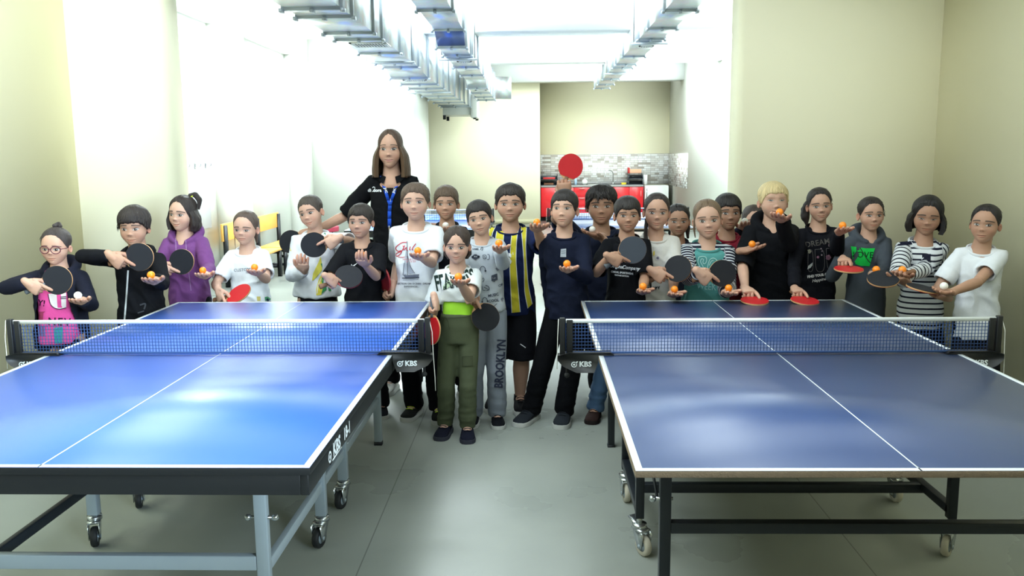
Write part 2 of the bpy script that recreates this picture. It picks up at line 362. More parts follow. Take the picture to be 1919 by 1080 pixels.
# fan unit hanging under the end of the wide duct
fu = empty('ventilation_unit', (-1.65, 19.4, 2.45), 'white boxed ventilation unit under the end of the wide duct', 'ventilation unit')
M_unit = mat('white_enamel', srgb(215, 218, 212), .4)
build(Geo().box((-.33, -.4, .04), (.38, .5, .32)), 'casing', M_unit, fu, False, bevel=.01)
build(Geo().box((.28, -.45, -.02), (.42, .5, .75)), 'side_panel', M_unit, fu, False, bevel=.01)
for x in (-.3, .36):
    for y in (-.35, .4): build(Geo().box((x-.03, y-.03, -.05), (x+.03, y+.03, .04)), 'foot', M_dark, fu, False)
build(Geo().tube([(.0, .0, .3), (.0, .0, ZC-2.45)], .01, 6, 'flat'), 'hanger_rod', M_rod, fu)

# ------------------------------------------------------------------ kitchenette
M_red = mat('red_gloss', srgb(214, 36, 44), .22, var=.02, coat=.3); M_stone = mat('grey_granite', srgb(150, 150, 148), .35, var=.35, scale=120); M_chrome = mat('chrome', srgb(205, 208, 210), .12, 1)
M_handle = mat('handle_pink', srgb(226, 170, 165), .3)
def tile_mat():
    mt, N, L, B = nodemat('mosaic_tile')
    at = N.new('ShaderNodeAttribute'); at.attribute_name = 'pat'
    br = N.new('ShaderNodeTexBrick'); br.inputs['Scale'].default_value = 1; br.inputs['Brick Width'].default_value = .105; br.inputs['Row Height'].default_value = .052; br.inputs['Mortar Size'].default_value = .004
    br.offset = .5; br.squash = 1.6; br.squash_frequency = 2
    br.inputs['Color1'].default_value = (0, 0, 0, 1); br.inputs['Color2'].default_value = (1, 1, 1, 1); br.inputs['Mortar'].default_value = (.3, .3, .3, 1)
    L.new(at.outputs['Vector'], br.inputs['Vector'])
    r = N.new('ShaderNodeValToRGB'); r.color_ramp.interpolation = 'CONSTANT'
    r.color_ramp.elements[0].color = (*srgb(226, 224, 218), 1); r.color_ramp.elements[1].position = .25; r.color_ramp.elements[1].color = (*srgb(240, 240, 238), 1)
    for p_, c in ((.62, srgb(176, 168, 158)), (.74, srgb(216, 212, 206)), (.92, srgb(196, 188, 180))):
        e = r.color_ramp.elements.new(p_); e.color = (*c, 1)
    L.new(br.outputs['Color'], r.inputs[0])
    mx = N.new('ShaderNodeMix'); mx.data_type = 'RGBA'; mx.inputs[7].default_value = (*srgb(176, 174, 170), 1); L.new(br.outputs['Fac'], mx.inputs[0]); L.new(r.outputs[0], mx.inputs[6]); L.new(mx.outputs[2], B.inputs['Base Color'])
    B.inputs['Roughness'].default_value = .25
    return mt
M_tile = tile_mat()
KX0, KX1, KY0, KY1, KZ = .16, FR-.01, 21.4, 22.0, .86
def slab(lo, hi, axis):
    g = Geo().box(lo, hi); V = g.verts(); p = np.stack([V[:, axis], V[:, 2], 0*V[:, 0]], -1); g.P = [p]; return g
tag(build(slab((KX0, KY1-.02, KZ), (KX1, KY1-.001, 1.62), 0), 'tile_backsplash', M_tile, None, False, True), 'grey and beige mosaic tile backsplash on the wall behind the sink', 'tiles')
tag(build(slab((FR-.02, 19.3, .84), (FR-.001, KY1-.02, 1.62), 1), 'tile_backsplash', M_tile, None, False, True), 'mosaic tile strip on the side wall beside the kitchenette counter', 'tiles')
tag(build(Geo().box((KX0, KY0-.02, KZ-.04), (KX1-.7, KY1-.021, KZ)), 'worktop', M_stone, None, False, bevel=.004), 'grey granite worktop with upstand over the red cabinets', 'worktop')
struct('trim_upstand', Geo().box((KX0, KY1-.05, KZ), (KX1-.7, KY1-.021, KZ+.08)), M_stone)
def cabinet(x0, x1, label, kind):
    t = empty('kitchen_cabinet', ((x0+x1)/2, KY0, 0), label, 'cabinet', 'red gloss kitchen cabinets'); w = x1-x0; h = KZ-.042
    build(Geo().box((-w/2+.002, .02, .08), (w/2-.002, .55, h)), 'body', M_red, t, False)
    build(Geo().box((-w/2+.002, .06, 0), (w/2-.002, .5, .08)), 'plinth', M_dark, t, False)
    if kind == 'drawers':
        for i in range(3):
            z0 = .1+i*(h-.1)/3; d = build(Geo().box((-w/2+.006, 0, z0+.004), (w/2-.006, .02, z0+(h-.1)/3-.004)), 'drawer', M_red, t, False, bevel=.003)
            build(Geo().bar((-.06, -.02, z0+.2), (.06, -.02, z0+.2), .014), 'handle', M_handle, d, False)
    else:
        n = 2 if w > .6 else 1
        for i in range(n):
            a = -w/2+i*w/n; b = a+w/n; d = build(Geo().box((a+.004, 0, .1), (b-.004, .02, h-.004)), 'door', M_red, t, False, bevel=.003)
            hx = (b-.06 if i == 0 else a+.06)
            build(Geo().bar((hx, -.02, h-.24), (hx, -.02, h-.1), .014), 'handle', M_handle, d, False)
    return t
cabinet(KX0, .98, 'red gloss kitchen cabinet at the corridor end of the counter', 'doors')
cabinet(.98, 1.38, 'red gloss drawer cabinet between two door cabinets', 'drawers')
cabinet(1.38, 2.34, 'red gloss cabinet with two upright handles under the sink', 'doors')
cabinet(2.34, KX1-.7, 'narrow red gloss end cabinet beside the white appliance', 'door')
fr = empty('refrigerator', (KX1-.36, KY0+.02, 0), 'white low refrigerator at the end of the red cabinets', 'refrigerator')
build(Geo().box((-.3, .02, .02), (.28, .55, .84)), 'body', M_unit, fr, False, bevel=.012); dd = build(Geo().box((-.3, -.03, .06), (.28, .015, .83)), 'door', M_unit, fr, False, bevel=.01)
build(Geo().bar((-.26, -.045, .5), (-.26, -.045, .78), .016), 'handle', M_chrome, dd, False)
sk = empty('faucet', (1.98, KY1-.16, KZ), 'tall chrome gooseneck faucet on the granite worktop', 'faucet')
build(Geo().tube([(0, 0, 0), (0, 0, .05)], .028, 12, 'flat'), 'base', M_chrome, sk)
build(Geo().tube([(0, 0, .04)]+[(0, 0, .1+.02*i) for i in range(8)]+[(-.1+.1*math.cos(a), -.02*a, .26+.1*math.sin(a)) for a in np.linspace(.2, PI, 9)]+[(-.2, -.07, .2)], .012, 10), 'spout', M_chrome, sk)
build(Geo().tube([(.02, 0, .05), (.08, 0, .1)], .008, 8), 'handle', M_chrome, sk)
M_tray = mat('smoky_plastic', srgb(72, 78, 84), .35); M_trayred = mat('red_card', srgb(196, 40, 40), .5); M_orange = mat('peach_card', srgb(232, 176, 140), .6); M_yel = mat('yellow_sponge', srgb(226, 200, 60), .9); M_paper = mat('paper', srgb(236, 236, 232), .8); M_brown = mat('brown_card', srgb(110, 70, 45), .8)
def tray(x, z, label, w=.36, y=KY1-.45):
    t = empty('letter_tray', (x, y, z), label, 'letter tray', 'smoky desk trays on the counter')
    g = Geo()
    g.box((-w/2, -.02, .0), (w/2, .3, .012)); g.box((-w/2, -.02, .012), (-w/2+.012, .3, .09)); g.box((w/2-.012, -.02, .012), (w/2, .3, .09)); g.box((-w/2, .288, .012), (w/2, .3, .09))
    build(g, 'tray_body', M_tray, t, False)
    for sx in (-1, 1):
        for yy in (0, .28): build(Geo().box((sx*(w/2-.008)-.008, yy-.008, .09), (sx*(w/2-.008)+.008, yy+.008, .14)), 'riser', M_tray, t, False)
    return t
tray(.36, KZ, 'dark desk tray at the corridor end of the counter, lower of two', .44); tray(.36, KZ+.142, 'dark desk tray at the corridor end of the counter, upper of two', .44); 
tray(2.52, KZ, 'smoky desk tray beside the faucet end of the counter, lower of two'); tray(2.52, KZ+.142, 'smoky desk tray below the peach folder, upper of two')
tag(build(Geo().box((-.14, 0, 0), (.16, .2, .045)), 'box', M_trayred, None, False, bevel=.004), 'flat red box lying in the upper dark desk tray', 'box').location = (.36, KY1-.42, KZ+.155)
tag(build(Geo().box((-.14, 0, 0), (.1, .2, .05)), 'box', M_brown, None, False, bevel=.004), 'flat brown box lying in the lower dark desk tray', 'box').location = (.38, KY1-.42, KZ+.013)
fo = empty('folder', (2.5, KY1-.42, KZ+.284), 'peach folder with a red spine on top of the smoky trays', 'folder')
build(Geo().box((-.13, 0, 0), (.16, .22, .1)), 'cover', M_orange, fo, False, bevel=.01); build(Geo().box((-.17, -.005, 0), (-.13, .225, .14)), 'spine', M_trayred, fo, False, bevel=.006)
rl = empty('paper_roll', (2.77, KY1-.3, KZ), 'white kitchen paper roll standing beside the smoky trays', 'paper roll'); build(Geo().tube([(0, 0, 0), (0, 0, .24)], .055, 20, 'flat'), 'sheets', M_paper, rl); build(Geo().tube([(0, 0, .23), (0, 0, .243)], .02, 12, 'flat'), 'core', M_brown, rl)
cl = empty('clock', (1.26, KY1-.3, KZ), 'small round white clock standing on the counter', 'clock')
build(Geo().tube([(0, 0, .08), (0, .04, .08)], .07, 24, 'flat'), 'case', M_unit, cl); build(Geo().tube([(0, -.004, .08), (0, 0, .08)], .058, 24, 'flat'), 'dial', M_paper, cl); build(Geo().box((-.03, 0, 0), (.03, .04, .02)), 'foot', M_unit, cl, False)
tag(build(Geo().box((-.07, 0, 0), (.05, .08, .05)), 'sponge', M_yel, None, False, bevel=.008), 'yellow sponge beside the faucet', 'sponge').location = (2.25, KY1-.3, KZ)
rc = empty('plastic_tray', (.78, KY1-.35, KZ), 'small orange red plastic tray tilted on the counter', 'tray')
build(Geo().loft([[(-.13, 0, 0), (.13, 0, 0), (.13, .2, 0), (-.13, .2, 0)], [(-.15, -.02, .06), (.15, -.02, .03), (.15, .22, .03), (-.15, .22, .06)]]), 'tray_body', mat('orange_plastic', srgb(228, 66, 48), .35), rc, False, bevel=.005)
dr = empty('dish_rack', (1.52, KY1-.3, KZ), 'low white wire dish rack lying on the counter', 'dish rack')
g = Geo()
for i in range(9): g.tube([(-.16+i*.04, -.1, .02), (-.16+i*.04, .1, .02), (-.16+i*.04, .1, .07)], .003, 6, 'flat')
build(g, 'wire_grid', M_chrome, dr); build(Geo().box((-.18, -.12, 0), (.18, .12, .012)), 'drip_tray', M_unit, dr, False)
bt = empty('bottle', (1.04, KY1-.2, KZ), 'clear pale blue water bottle behind the orange red tray', 'bottle'); M_pale = mat('pale_blue_plastic', srgb(170, 200, 225), .15)
build(Geo().tube([(0, 0, 0), (0, 0, .14), (0, 0, .18), (0, 0, .2)], [.035, .035, .015, .014], 14, 'flat'), 'bottle_body', M_pale, bt); build(Geo().tube([(0, 0, .2), (0, 0, .225)], .016, 12, 'flat'), 'cap', mat('blue_cap', srgb(50, 90, 190), .4), bt)

# ------------------------------------------------------------------ marble panel with coat hooks
M_marble = mat('white_marble', srgb(176, 178, 178), .25, var=.12, scale=3.5, stretch=(1, 1, .4))
cp = empty('coat_rack', (FL-.118, 10.25, .75), 'pale marble coat rack panel with metal hooks on the hall wall', 'coat rack')
build(Geo().box((0, -.42, 0), (.022, .42, .92)), 'panel', M_marble, cp, False, bevel=.003)
for y in (-.33, .0, .33):
    h = build(Geo().box((.022, y-.015, .74), (.03, y+.015, .84)), 'hook_plate', M_chrome, cp, False)
    build(Geo().tube([(.03, y, .8), (.07, y, .76), (.09, y, .77), (.095, y, .8)], .006, 8), 'hook', M_chrome, h)
# ------------------------------------------------------------------ benches and chairs by the hall wall
M_pine = mat('varnished_pine', srgb(222, 168, 82), .35, var=.2, scale=5, stretch=(1, 12, 12)); M_blk = mat('black_steel', srgb(28, 31, 36), .4, .3)
def bench(y, label, lx=1.1):
    t = empty('bench', (0, y, 0), label, 'bench', 'pine benches along the hall wall')
    a = .0
    build(Geo().box((-.18, -lx/2, .36), (.2, lx/2, .39)), 'seat', M_pine, t, False, bevel=.004)
    build(Geo().box((-.235, -lx/2, .58), (-.21, lx/2, .80)), 'backrest', M_pine, t, False, bevel=.004)
    for yy in (-lx/2+.06, lx/2-.06):
        build(Geo().bar((.17, yy, 0), (.17, yy, .36), .05), 'leg', M_blk, t, False); build(Geo().bar((-.2, yy, 0), (-.2, yy, .78), .05), 'leg', M_blk, t, False)
        build(Geo().bar((-.2, yy, .335), (.19, yy, .335), .04), 'rail', M_blk, t, False); build(Geo().bar((-.2, yy, .14), (.17, yy, .14), .035), 'rail', M_blk, t, False)
    return t
b1 = bench(0, 'pine bench with black steel legs by the hall wall, nearer to the camera'); b2 = bench(0, 'pine bench with black steel legs by the hall wall, farther from the camera')
b1.location = (-3.66, 11.1, 0); b2.location = (-3.64, 12.3, 0)
M_maroon = mat('maroon_vinyl', srgb(150, 38, 62), .5)
ch = empty('chair', (-3.36, 13.6, 0), 'padded maroon chair with black frame behind the boy in white', 'chair')
build(Geo().loft([[(.24*math.cos(a), .24*math.sin(a), z) for a in np.arange(20)*PI/10] for z in (.44, .46, .50, .52)]), 'seat', M_maroon, ch, True, bevel=.01)
build(Geo().loft([[(-.22+d, y_, .6+.0*d+z_) for y_, z_ in ((-.2, 0), (.2, 0), (.22, .3), (-.22, .3))] for d in (0, .05)]), 'backrest', M_maroon, ch, False, bevel=.02)
for a in range(4): build(Geo().tube([(.15*math.cos(a*PI/2+.78), .15*math.sin(a*PI/2+.78), .44), (.24*math.cos(a*PI/2+.78), .24*math.sin(a*PI/2+.78), 0)], .012, 8, 'flat'), 'leg', M_blk, ch)
build(Geo().tube([(-.2, 0, .46), (-.24, 0, .62)], .014, 8, 'flat'), 'back_support', M_blk, ch)

# ------------------------------------------------------------------ text
def text_geo(txt, size, bold=0, shear=0, align='CENTER', spacing=1.0):
    cu = bpy.data.curves.new('t', 'FONT'); cu.body = txt; cu.size = size; cu.align_x = align; cu.align_y = 'CENTER'; cu.offset = bold; cu.shear = shear; cu.resolution_u = 2; cu.space_character = spacing
    ob = bpy.data.objects.new('t', cu); TMP.collection.objects.link(ob); dg = tmp_dg(); dg.update()
    ev = ob.evaluated_get(dg); me = ev.to_mesh(); V = np.array([v.co[:] for v in me.vertices]); T = []
    for p_ in me.polygons:
        v = list(p_.vertices); T += [(v[0], v[i], v[i+1]) for i in range(1, len(v)-1)]
    ev.to_mesh_clear(); bpy.data.objects.remove(ob); bpy.data.curves.remove(cu)
    return V, np.array(T, int)
def text_flat(g, txt, size, o, ux, uy, off=0.0, **k):
    V, T = text_geo(txt, size, **k); ux = np.array(ux, float); uy = np.array(uy, float)
    g.add(np.asarray(o)+V[:, :1]*ux+V[:, 1:2]*uy+np.cross(ux, uy)*off, None, T); return g
def ring2d(g, o, ux, uy, r0, r1, a0=0, a1=2*PI, n=24):
    ux = np.array(ux, float); uy = np.array(uy, float); a = np.linspace(a0, a1, n+1); o = np.asarray(o, float)
    G = np.stack([o+r*(np.cos(a)[:, None]*ux+np.sin(a)[:, None]*uy) for r in (r0, r1)], 1); return g.grid(G, flip=False)

# ------------------------------------------------------------------ tennis tables
def top_mat(name, c, rough):
    mt, N, L, B = nodemat(name)
    B.inputs['Base Color'].default_value = (*c, 1); B.inputs['Roughness'].default_value = rough; B.inputs['Specular IOR Level'].default_value = .5; B.inputs['Coat Weight'].default_value = .9; B.inputs['Coat Roughness'].default_value = .34
    tc = N.new('ShaderNodeTexCoord'); n = N.new('ShaderNodeTexNoise'); n.inputs['Scale'].default_value = 5; n.inputs['Detail'].default_value = 5; L.new(tc.outputs['Object'], n.inputs['Vector'])
    r = N.new('ShaderNodeMapRange'); r.inputs[3].default_value = rough-.04; r.inputs[4].default_value = rough+.06; L.new(n.outputs[0], r.inputs[0]); L.new(r.outputs[0], B.inputs['Roughness'])
    s = N.new('ShaderNodeMapRange'); s.inputs[3].default_value = .93; s.inputs[4].default_value = 1.07; L.new(n.outputs[0], s.inputs[0]); v = N.new('ShaderNodeVectorMath'); v.operation = 'SCALE'; v.inputs[0].default_value = c; L.new(s.outputs[0], v.inputs['Scale']); L.new(v.outputs[0], B.inputs['Base Color'])
    return mt
M_blueL = top_mat('blue_top', srgb(48, 104, 214), .42); M_blueR = top_mat('deep_blue_top', srgb(36, 66, 122), .40)
M_line = mat('white_line', srgb(232, 240, 246), .4, var=.02); M_apron = mat('black_apron', srgb(24, 27, 30), .45); M_chip = mat('chipboard_edge', srgb(128, 112, 92), .9, var=.25, scale=60, bump=.4, bscale=200)
M_silver = mat('silver_paint', srgb(168, 182, 192), .35, .25); M_dkframe = mat('charcoal_paint', srgb(30, 36, 42), .4, .1); M_rubber = mat('black_rubber', srgb(30, 33, 36), .6); M_white_rubber = mat('ivory_wheel', srgb(196, 190, 172), .6)
M_zinc = mat('zinc', srgb(190, 196, 198), .25, .9); M_net = mat('net_cord', srgb(52, 84, 140), .8); M_tape = mat('white_tape', srgb(236, 242, 246), .7); M_post = mat('black_post', srgb(20, 22, 24), .5); M_print = mat('white_print', srgb(225, 232, 236), .5); M_bprint = mat('blue_print', srgb(60, 80, 150), .5); M_cord = mat('white_cord', srgb(220, 220, 212), .8)
TW, TL, TH = 1.525, 2.74, .76
def caster(parent, x, y, zpost, tyre, ang=0, brake=False, r=.043):
    c = Geo()
    c.tube([(x, y, 2*r+.03), (x, y, zpost)], .012, 10, 'flat')
    ca, sa = math.cos(ang), math.sin(ang); off = np.array([sa*.03, -ca*.03])*1.0
    u = np.array([ca, sa, 0]); w = np.array([x+off[0], y+off[1], r])
    f = build(c.tube([(x, y, 2*r+.022), (x, y, 2*r+.04)], .03, 16, 'flat'), 'caster', M_zinc, parent)
    k = Geo()
    for s_ in (-1, 1):
        d = np.array([-sa, ca, 0])
        k.loft([[w+u*s_*(.02)+d*a+np.array([0, 0, b]) + u*s_*e for a, b in ((-.012, -.012), (.012, -.012), (.045, 2*r-.03+.0), (.0, 2*r-.02), (-.028, 2*r-.03))] for e in (0, .003)])
    k.box((-.025, -.03, 2*r-.005-r), (.025, .035, 2*r+.004-r), 0, [[ca, -sa, 0], [sa, ca, 0], [0, 0, 1]], w*[1, 1, 0]+[-off[0]*.6, -off[1]*.6, r+.02])
    build(k, 'fork', M_zinc, f, False)
    t = Geo(); a = np.arange(28)*2*PI/28; d = np.array([-sa, ca, 0]); z = np.array([0, 0, 1.])
    prof = [(-.012, r*.55), (-.014, r*.88), (-.008, r), (.008, r), (.014, r*.88), (.012, r*.55)]
    t.grid(np.array([[w+u*e+rr*(math.cos(q)*d+math.sin(q)*z) for e, rr in prof] for q in a]), True)
    wo = build(t, 'wheel', tyre, f)
    h = Geo().tube([w-u*.011, w+u*.011], r*.56, 20, 'flat').tube([w-u*.024, w+u*.024], .008, 10, 'flat'); build(h, 'hub', M_silver, f)
    if brake:
        build(Geo().loft([[w+u*s_*.018+d_ for s_ in (-1, 1) for d_ in [q]] if False else [w-u*.018+q, w+u*.018+q, w+u*.018+q+np.array([0, 0, .006]), w-u*.018+q+np.array([0, 0, .006])] for q in (-d*.0+z*(r+.025), d*.05+z*(r+.035), d*.085+z*(r+.05))]), 'brake_lever', M_zinc, f, False)
def net_mesh_geo(w, z0, z1, cell=.0135, t=.0011):
    g = Geo(); nx = int(w/cell); nz = int((z1-z0)/cell)
    for i in range(nx+1):
        x = -w/2+i*w/nx; g.box((x-t, -t, z0), (x+t, t, z1))
    for j in range(nz+1):
        z = z0+j*(z1-z0)/nz; g.box((-w/2, -t, z-t), (w/2, t, z+t))
    return g
def net_set(loc, rot, label, group, logo=True, detail=True):
    """net with its two clamp posts; local x along the net, table top at z=0"""
    t = empty('table_tennis_net', loc, label, 'net', group); t.rotation_euler = (0, 0, rot)
    W = TW+.305-.03
    build(net_mesh_geo(W, .012, .142, .0135 if detail else .03, .0011 if detail else .0014), 'net_mesh', M_net, t, False)
    build(Geo().box((-W/2, -.004, .138), (W/2, .004, .1545)), 'top_tape', M_tape, t, False)
    build(Geo().box((-W/2, -.002, .004), (W/2, .002, .013)), 'bottom_tape', M_net, t, False)
    for s_ in (-1, 1):
        x = s_*(TW/2+.1525)
        p_ = build(Geo().box((x-.011, -.012, -.01), (x+.011, .012, .16)).box((x-s_*.03-.012, -.008, .005), (x-s_*.03+.014, .008, .152)), 'post', M_post, t, False, bevel=.003)
        o2 = [(x+s_*.02, -.0), (x+s_*.02, -.022), (x-s_*.0, -.045), (x-s_*.012, -.052), (x-s_*.06, -.075), (x-s_*.135, -.075), (x-s_*.1515, -.03), (x-s_*.1515, .0006), (x-s_*.22, .0006), (x-s_*.205, .012), (x-s_*.03, .012)]
        pts = np.array([(a, 0, b) for a, b in o2]); n = len(pts)
        g = Geo(); c0 = len(pts)
        V = np.vstack([pts+[0, -.024, 0], pts+[0, .024, 0]]); Q = [(i, (i+1) % n, n+(i+1) % n, n+i) for i in range(n)]
        from mathutils.geometry import tessellate_polygon
        tt = tessellate_polygon([[Vector((p_[0], p_[2], 0)) for p_ in pts]]); T = [tuple(q) for q in tt]+[tuple(n+i for i in q[::-1]) for q in tt]
        br = build(g.add(V, Q, T), 'clamp_bracket', M_post, t, False)
        if logo:
            lx = x-s_*.085
            lg = Geo(); oo = (lx, -.0255, -.04)
            text_flat(lg, 'KBS', .031, (lx+.012, -.0255, -.037), (1, 0, 0), (0, 0, 1), bold=.0012)
            ring2d(lg, (lx-.036, -.0255, -.038), (1, 0, 0), (0, 0, 1), .0085, .0125); ring2d(lg, (lx-.036, -.0255, -.038), (1, 0, 0), (0, 0, 1), 0.0, .0045, n=12)
            lg.add([(lx-.026, -.0255, -.036), (lx-.019, -.0255, -.024), (lx-.023, -.0255, -.024), (lx-.032, -.0255, -.028)], [(0, 1, 2, 3)])
            build(lg, 'logo', M_print, br, False)
        sc = build(Geo().tube([(x-s_*.02, .0, -.05), (x-s_*.02, 0, -.085)], .006, 8, 'flat').ball((x-s_*.02, 0, -.09), .012, 10, 7), 'clamp_screw', M_dark, t)
        cdx = x+s_*.016
        pts = [(cdx, -.004, .156), (cdx+s_*.004, -.014, .08), (cdx+s_*.006, -.012, 0), (cdx+s_*.007, -.014, -.06)] if s_ < 0 else [(cdx-.01, -.004, .158), (cdx+.004, -.014, .1), (cdx+.007, -.016, 0), (cdx+.012, -.016, -.1), (cdx+.013, -.016, -.16)]
        build(Geo().tube(pts, .0016, 6, 'flat'), 'tension_cord', M_cord, t)
    return t
def table_top(t, top, edge_z, edge_mat, gap=.0):
    for y0, y1, nm in ((0, TL/2-.004, 'half_top'), (TL/2+.004, TL, 'half_top')):
        b = build(Geo().box((0, y0, TH-edge_z), (TW, y1, TH)), nm, [edge_mat], t, False, bevel=.0015)
        e = .0012
        build(Geo().box((.001, y0+.001, TH-.002), (TW-.001, y1-.001, TH+e*.5)), 'playing_surface', top, b, False)
        g = Geo(); z0, z1 = TH+e*.3, TH+e
        g.box((.001, y0+.001, z0), (.021, y1-.001, z1)); g.box((TW-.021, y0+.001, z0), (TW-.001, y1-.001, z1))
        if y0 == 0: g.box((.021, .001, z0), (TW-.021, .021, z1))
        else: g.box((.021, TL-.021, z0), (TW-.021, TL-.001, z1))
        g.box((TW/2-.0022, y0+.001, z0), (TW/2+.0022, y1-.001, z1))
        build(g, 'boundary_line', M_line, b, False)
def left_table(loc, rot, label, net_label, near=True):
    t = empty('table_tennis_table', loc, label, 'table', 'blue table tennis tables'); t.rotation_euler = (0, 0, rot)
    table_top(t, M_blueL, .022, M_apron)
    # deep black apron round each half
    for y0, y1 in ((0, TL/2-.006), (TL/2+.006, TL)):
        g = Geo()
        g.box((.006, y0+.006, TH-.082), (.03, y1, TH-.0225)); g.box((TW-.03, y0+.006, TH-.082), (TW-.006, y1, TH-.0225))
        ye = y0 if y0 == 0 else y1
        g.box((.03, ye-.03 if y0 else .006, TH-.082), (TW-.03, ye if y0 else .03, TH-.0225)); g.box((.03, (y1-.03) if y0 == 0 else y0, TH-.082), (TW-.03, y1 if y0 == 0 else y0+.03, TH-.0225))
        ap = build(g, 'apron', M_apron, t, False, bevel=.002)
        if near and y0 == 0:
            lg = Geo(); x = TW-.0052
            text_flat(lg, 'KBS', .058, (x, .335, TH-.054), (0, 1, 0), (0, 0, 1), bold=.0025); ring2d(lg, (x, .245, TH-.057), (0, 1, 0), (0, 0, 1), .012, .0185); ring2d(lg, (x, .245, TH-.057), (0, 1, 0), (0, 0, 1), 0, .006, n=12)
            text_flat(lg, '18-1', .055, (x, .48, TH-.052), (0, 1, 0), (0, 0, 1), bold=.002); lg.box((x-.001, .275, TH-.081), (x, .4, TH-.077))
            build(lg, 'logo', M_print, ap, False)
    XA, XB = .28, TW-.28
    for yl in (.4, TL-.35):
        for x in (XA, XB):
            lg = build(Geo().bar((x, yl, .018), (x, yl, TH-.0225), .042, .032, (0, 1, 0)), 'leg', M_silver, t, False, bevel=.003)
            build(Geo().box((x-.022, yl-.02, 0), (x+.022, yl+.02, .02)), 'leg_cap', M_rubber, lg, False)
            build(Geo().tube([(x-.045, yl, .44), (x+.045, yl, .44)], .006, 8, 'flat').ball((x-.045, yl, .44), .012, 10, 7).ball((x+.045, yl, .44), .012, 10, 7), 'pivot_bolt', M_zinc, lg)
        build(Geo().bar((XA+.022, yl, .285), (XB-.022, yl, .285), .03, .05), 'cross_bar', M_silver, t, False, bevel=.003)
    for x in (XA, XB):
        build(Geo().bar((x, .42, .26), (x, TL-.37, .26), .025, .04), 'side_rail', M_silver if x > 1 else M_dkframe, t, False, bevel=.003)
        for k, yw in enumerate((1.13, 1.53)):
            build(Geo().bar((x, yw, .13), (x, yw, TH-.0225), .045, .035, (0, 1, 0)), 'chassis_post', M_silver, t, False, bevel=.003)
            caster(t, x, yw, .14, M_rubber, .35 if x < 1 else -.25, k == 0 and x < 1)
        for yb in (.4, TL-.35):
            yt = 1.0 if yb < 1 else TL-1.0
            build(Geo().tube([(x-.02, yb, .44), (x-.02, yt, TH-.05)], .007, 8, 'flat'), 'folding_strut', M_silver, t)
    pl = build(Geo().box((XB-.004, 1.152, .3), (XB+.006, 1.508, TH-.085)), 'chassis_plate', M_silver, t, False, bevel=.002)
    if near:
        lg = Geo(); text_flat(lg, 'KBS', .09, (XB+.0068, 1.35, .53), (0, 1, 0), (0, 0, 1), bold=.002); ring2d(lg, (XB+.0068, 1.215, .527), (0, 1, 0), (0, 0, 1), .018, .027); build(lg, 'logo', M_bprint, pl, False)
    build(Geo().bar((XA, 1.33, .3), (XB, 1.33, .3), .04), 'chassis_beam', M_dkframe, t, False)
    c, s_ = math.cos(rot), math.sin(rot); nx, ny = TW/2, TL/2
    net_set((loc[0]+c*nx-s_*ny, loc[1]+s_*nx+c*ny, TH+.0014), rot, net_label, 'nets on the tables', near, near)
    return t
def right_table(loc, rot, label, net_label, near=True):
    t = empty('table_tennis_table', loc, label, 'table', 'blue table tennis tables'); t.rotation_euler = (0, 0, rot)
    table_top(t, M_blueR, .019, M_chip)
    for y0, y1 in ((0, TL/2-.01), (TL/2+.01, TL)):
        g = Geo()
        for x in (.1, TW-.1): g.bar((x, y0+.12, TH-.033), (x, y1-.02, TH-.033), .03, .027)
        for y in (y0+.12, y1-.05): g.bar((.1, y, TH-.033), (TW-.1, y, TH-.033), .03, .027)
        build(g, 'under_frame', M_dkframe, t, False)
    XA, XB = .15, TW-.13
    for yl in (.44, TL-.36):
        for x in (XA, XB):
            lg = build(Geo().bar((x, yl, .01), (x, yl, TH-.02), .036, .036, (0, 1, 0)), 'leg', M_dkframe, t, False, bevel=.002)
            build(Geo().box((x-.02, yl-.02, 0), (x+.02, yl+.02, .012)), 'leg_cap', M_rubber, lg, False)
            build(Geo().tube([(x-.04, yl, .5), (x+.025, yl, .5)], .006, 8, 'flat').ball((x-.04, yl, .5), .012, 10, 7), 'pivot_bolt', M_zinc, lg)
            yt = .95 if yl < 1 else TL-.95
            build(Geo().tube([(x-.025, yl, .5), (x-.025, yt, TH-.05)], .005, 8, 'flat'), 'folding_strut', M_dkframe, t)
        build(Geo().bar((XA+.018, yl, .405), (XB-.018, yl, .405), .036, .036), 'cross_bar', M_dkframe, t, False, bevel=.002)
    for x in (XA, XB):
        for k, yw in enumerate((1.09, 1.64)):
            build(Geo().bar((x, yw, .15), (x, yw, TH-.02), .034, .034, (0, 1, 0)), 'chassis_post', M_dkframe, t, False, bevel=.002)
            caster(t, x, yw, .16, M_white_rubber, (.5 if x < 1 else -.7) if k == 0 else .1, k == 0 and x < 1)
        build(Geo().bar((x, 1.09, .185), (x, 1.64, .185), .034), 'chassis_rail', M_dkframe, t, False, bevel=.002)
    build(Geo().bar((XA, 1.34, .178), (XB, 1.34, .178), .034, .04), 'chassis_beam', M_dkframe, t, False, bevel=.002)
    c, s_ = math.cos(rot), math.sin(rot); nx, ny = TW/2, TL/2
    net_set((loc[0]+c*nx-s_*ny, loc[1]+s_*nx+c*ny, TH+.0014), rot, net_label, 'nets on the tables', near, near)
    return t
left_table((-2.1479, 2.2561, 0), -.0064, 'bright blue tennis table with thick black edge and silver legs, near the girl in glasses', 'net across the bright blue table with the black edge')
right_table((.2679, 2.2212, 0), 0, 'dark blue tennis table with a bare chipboard edge and black steel legs', 'net across the dark blue table with the chipboard edge')
left_table((-2.22, 9.93, 0), 0, 'blue tennis table in the far hall, behind the woman teacher', 'net in the far hall behind the boys, on the table before the ducts', False)
right_table((.33, 9.93, 0), 0, 'blue tennis table in the far hall in front of the red cabinets', 'net in the far hall in front of the red cabinets', False)

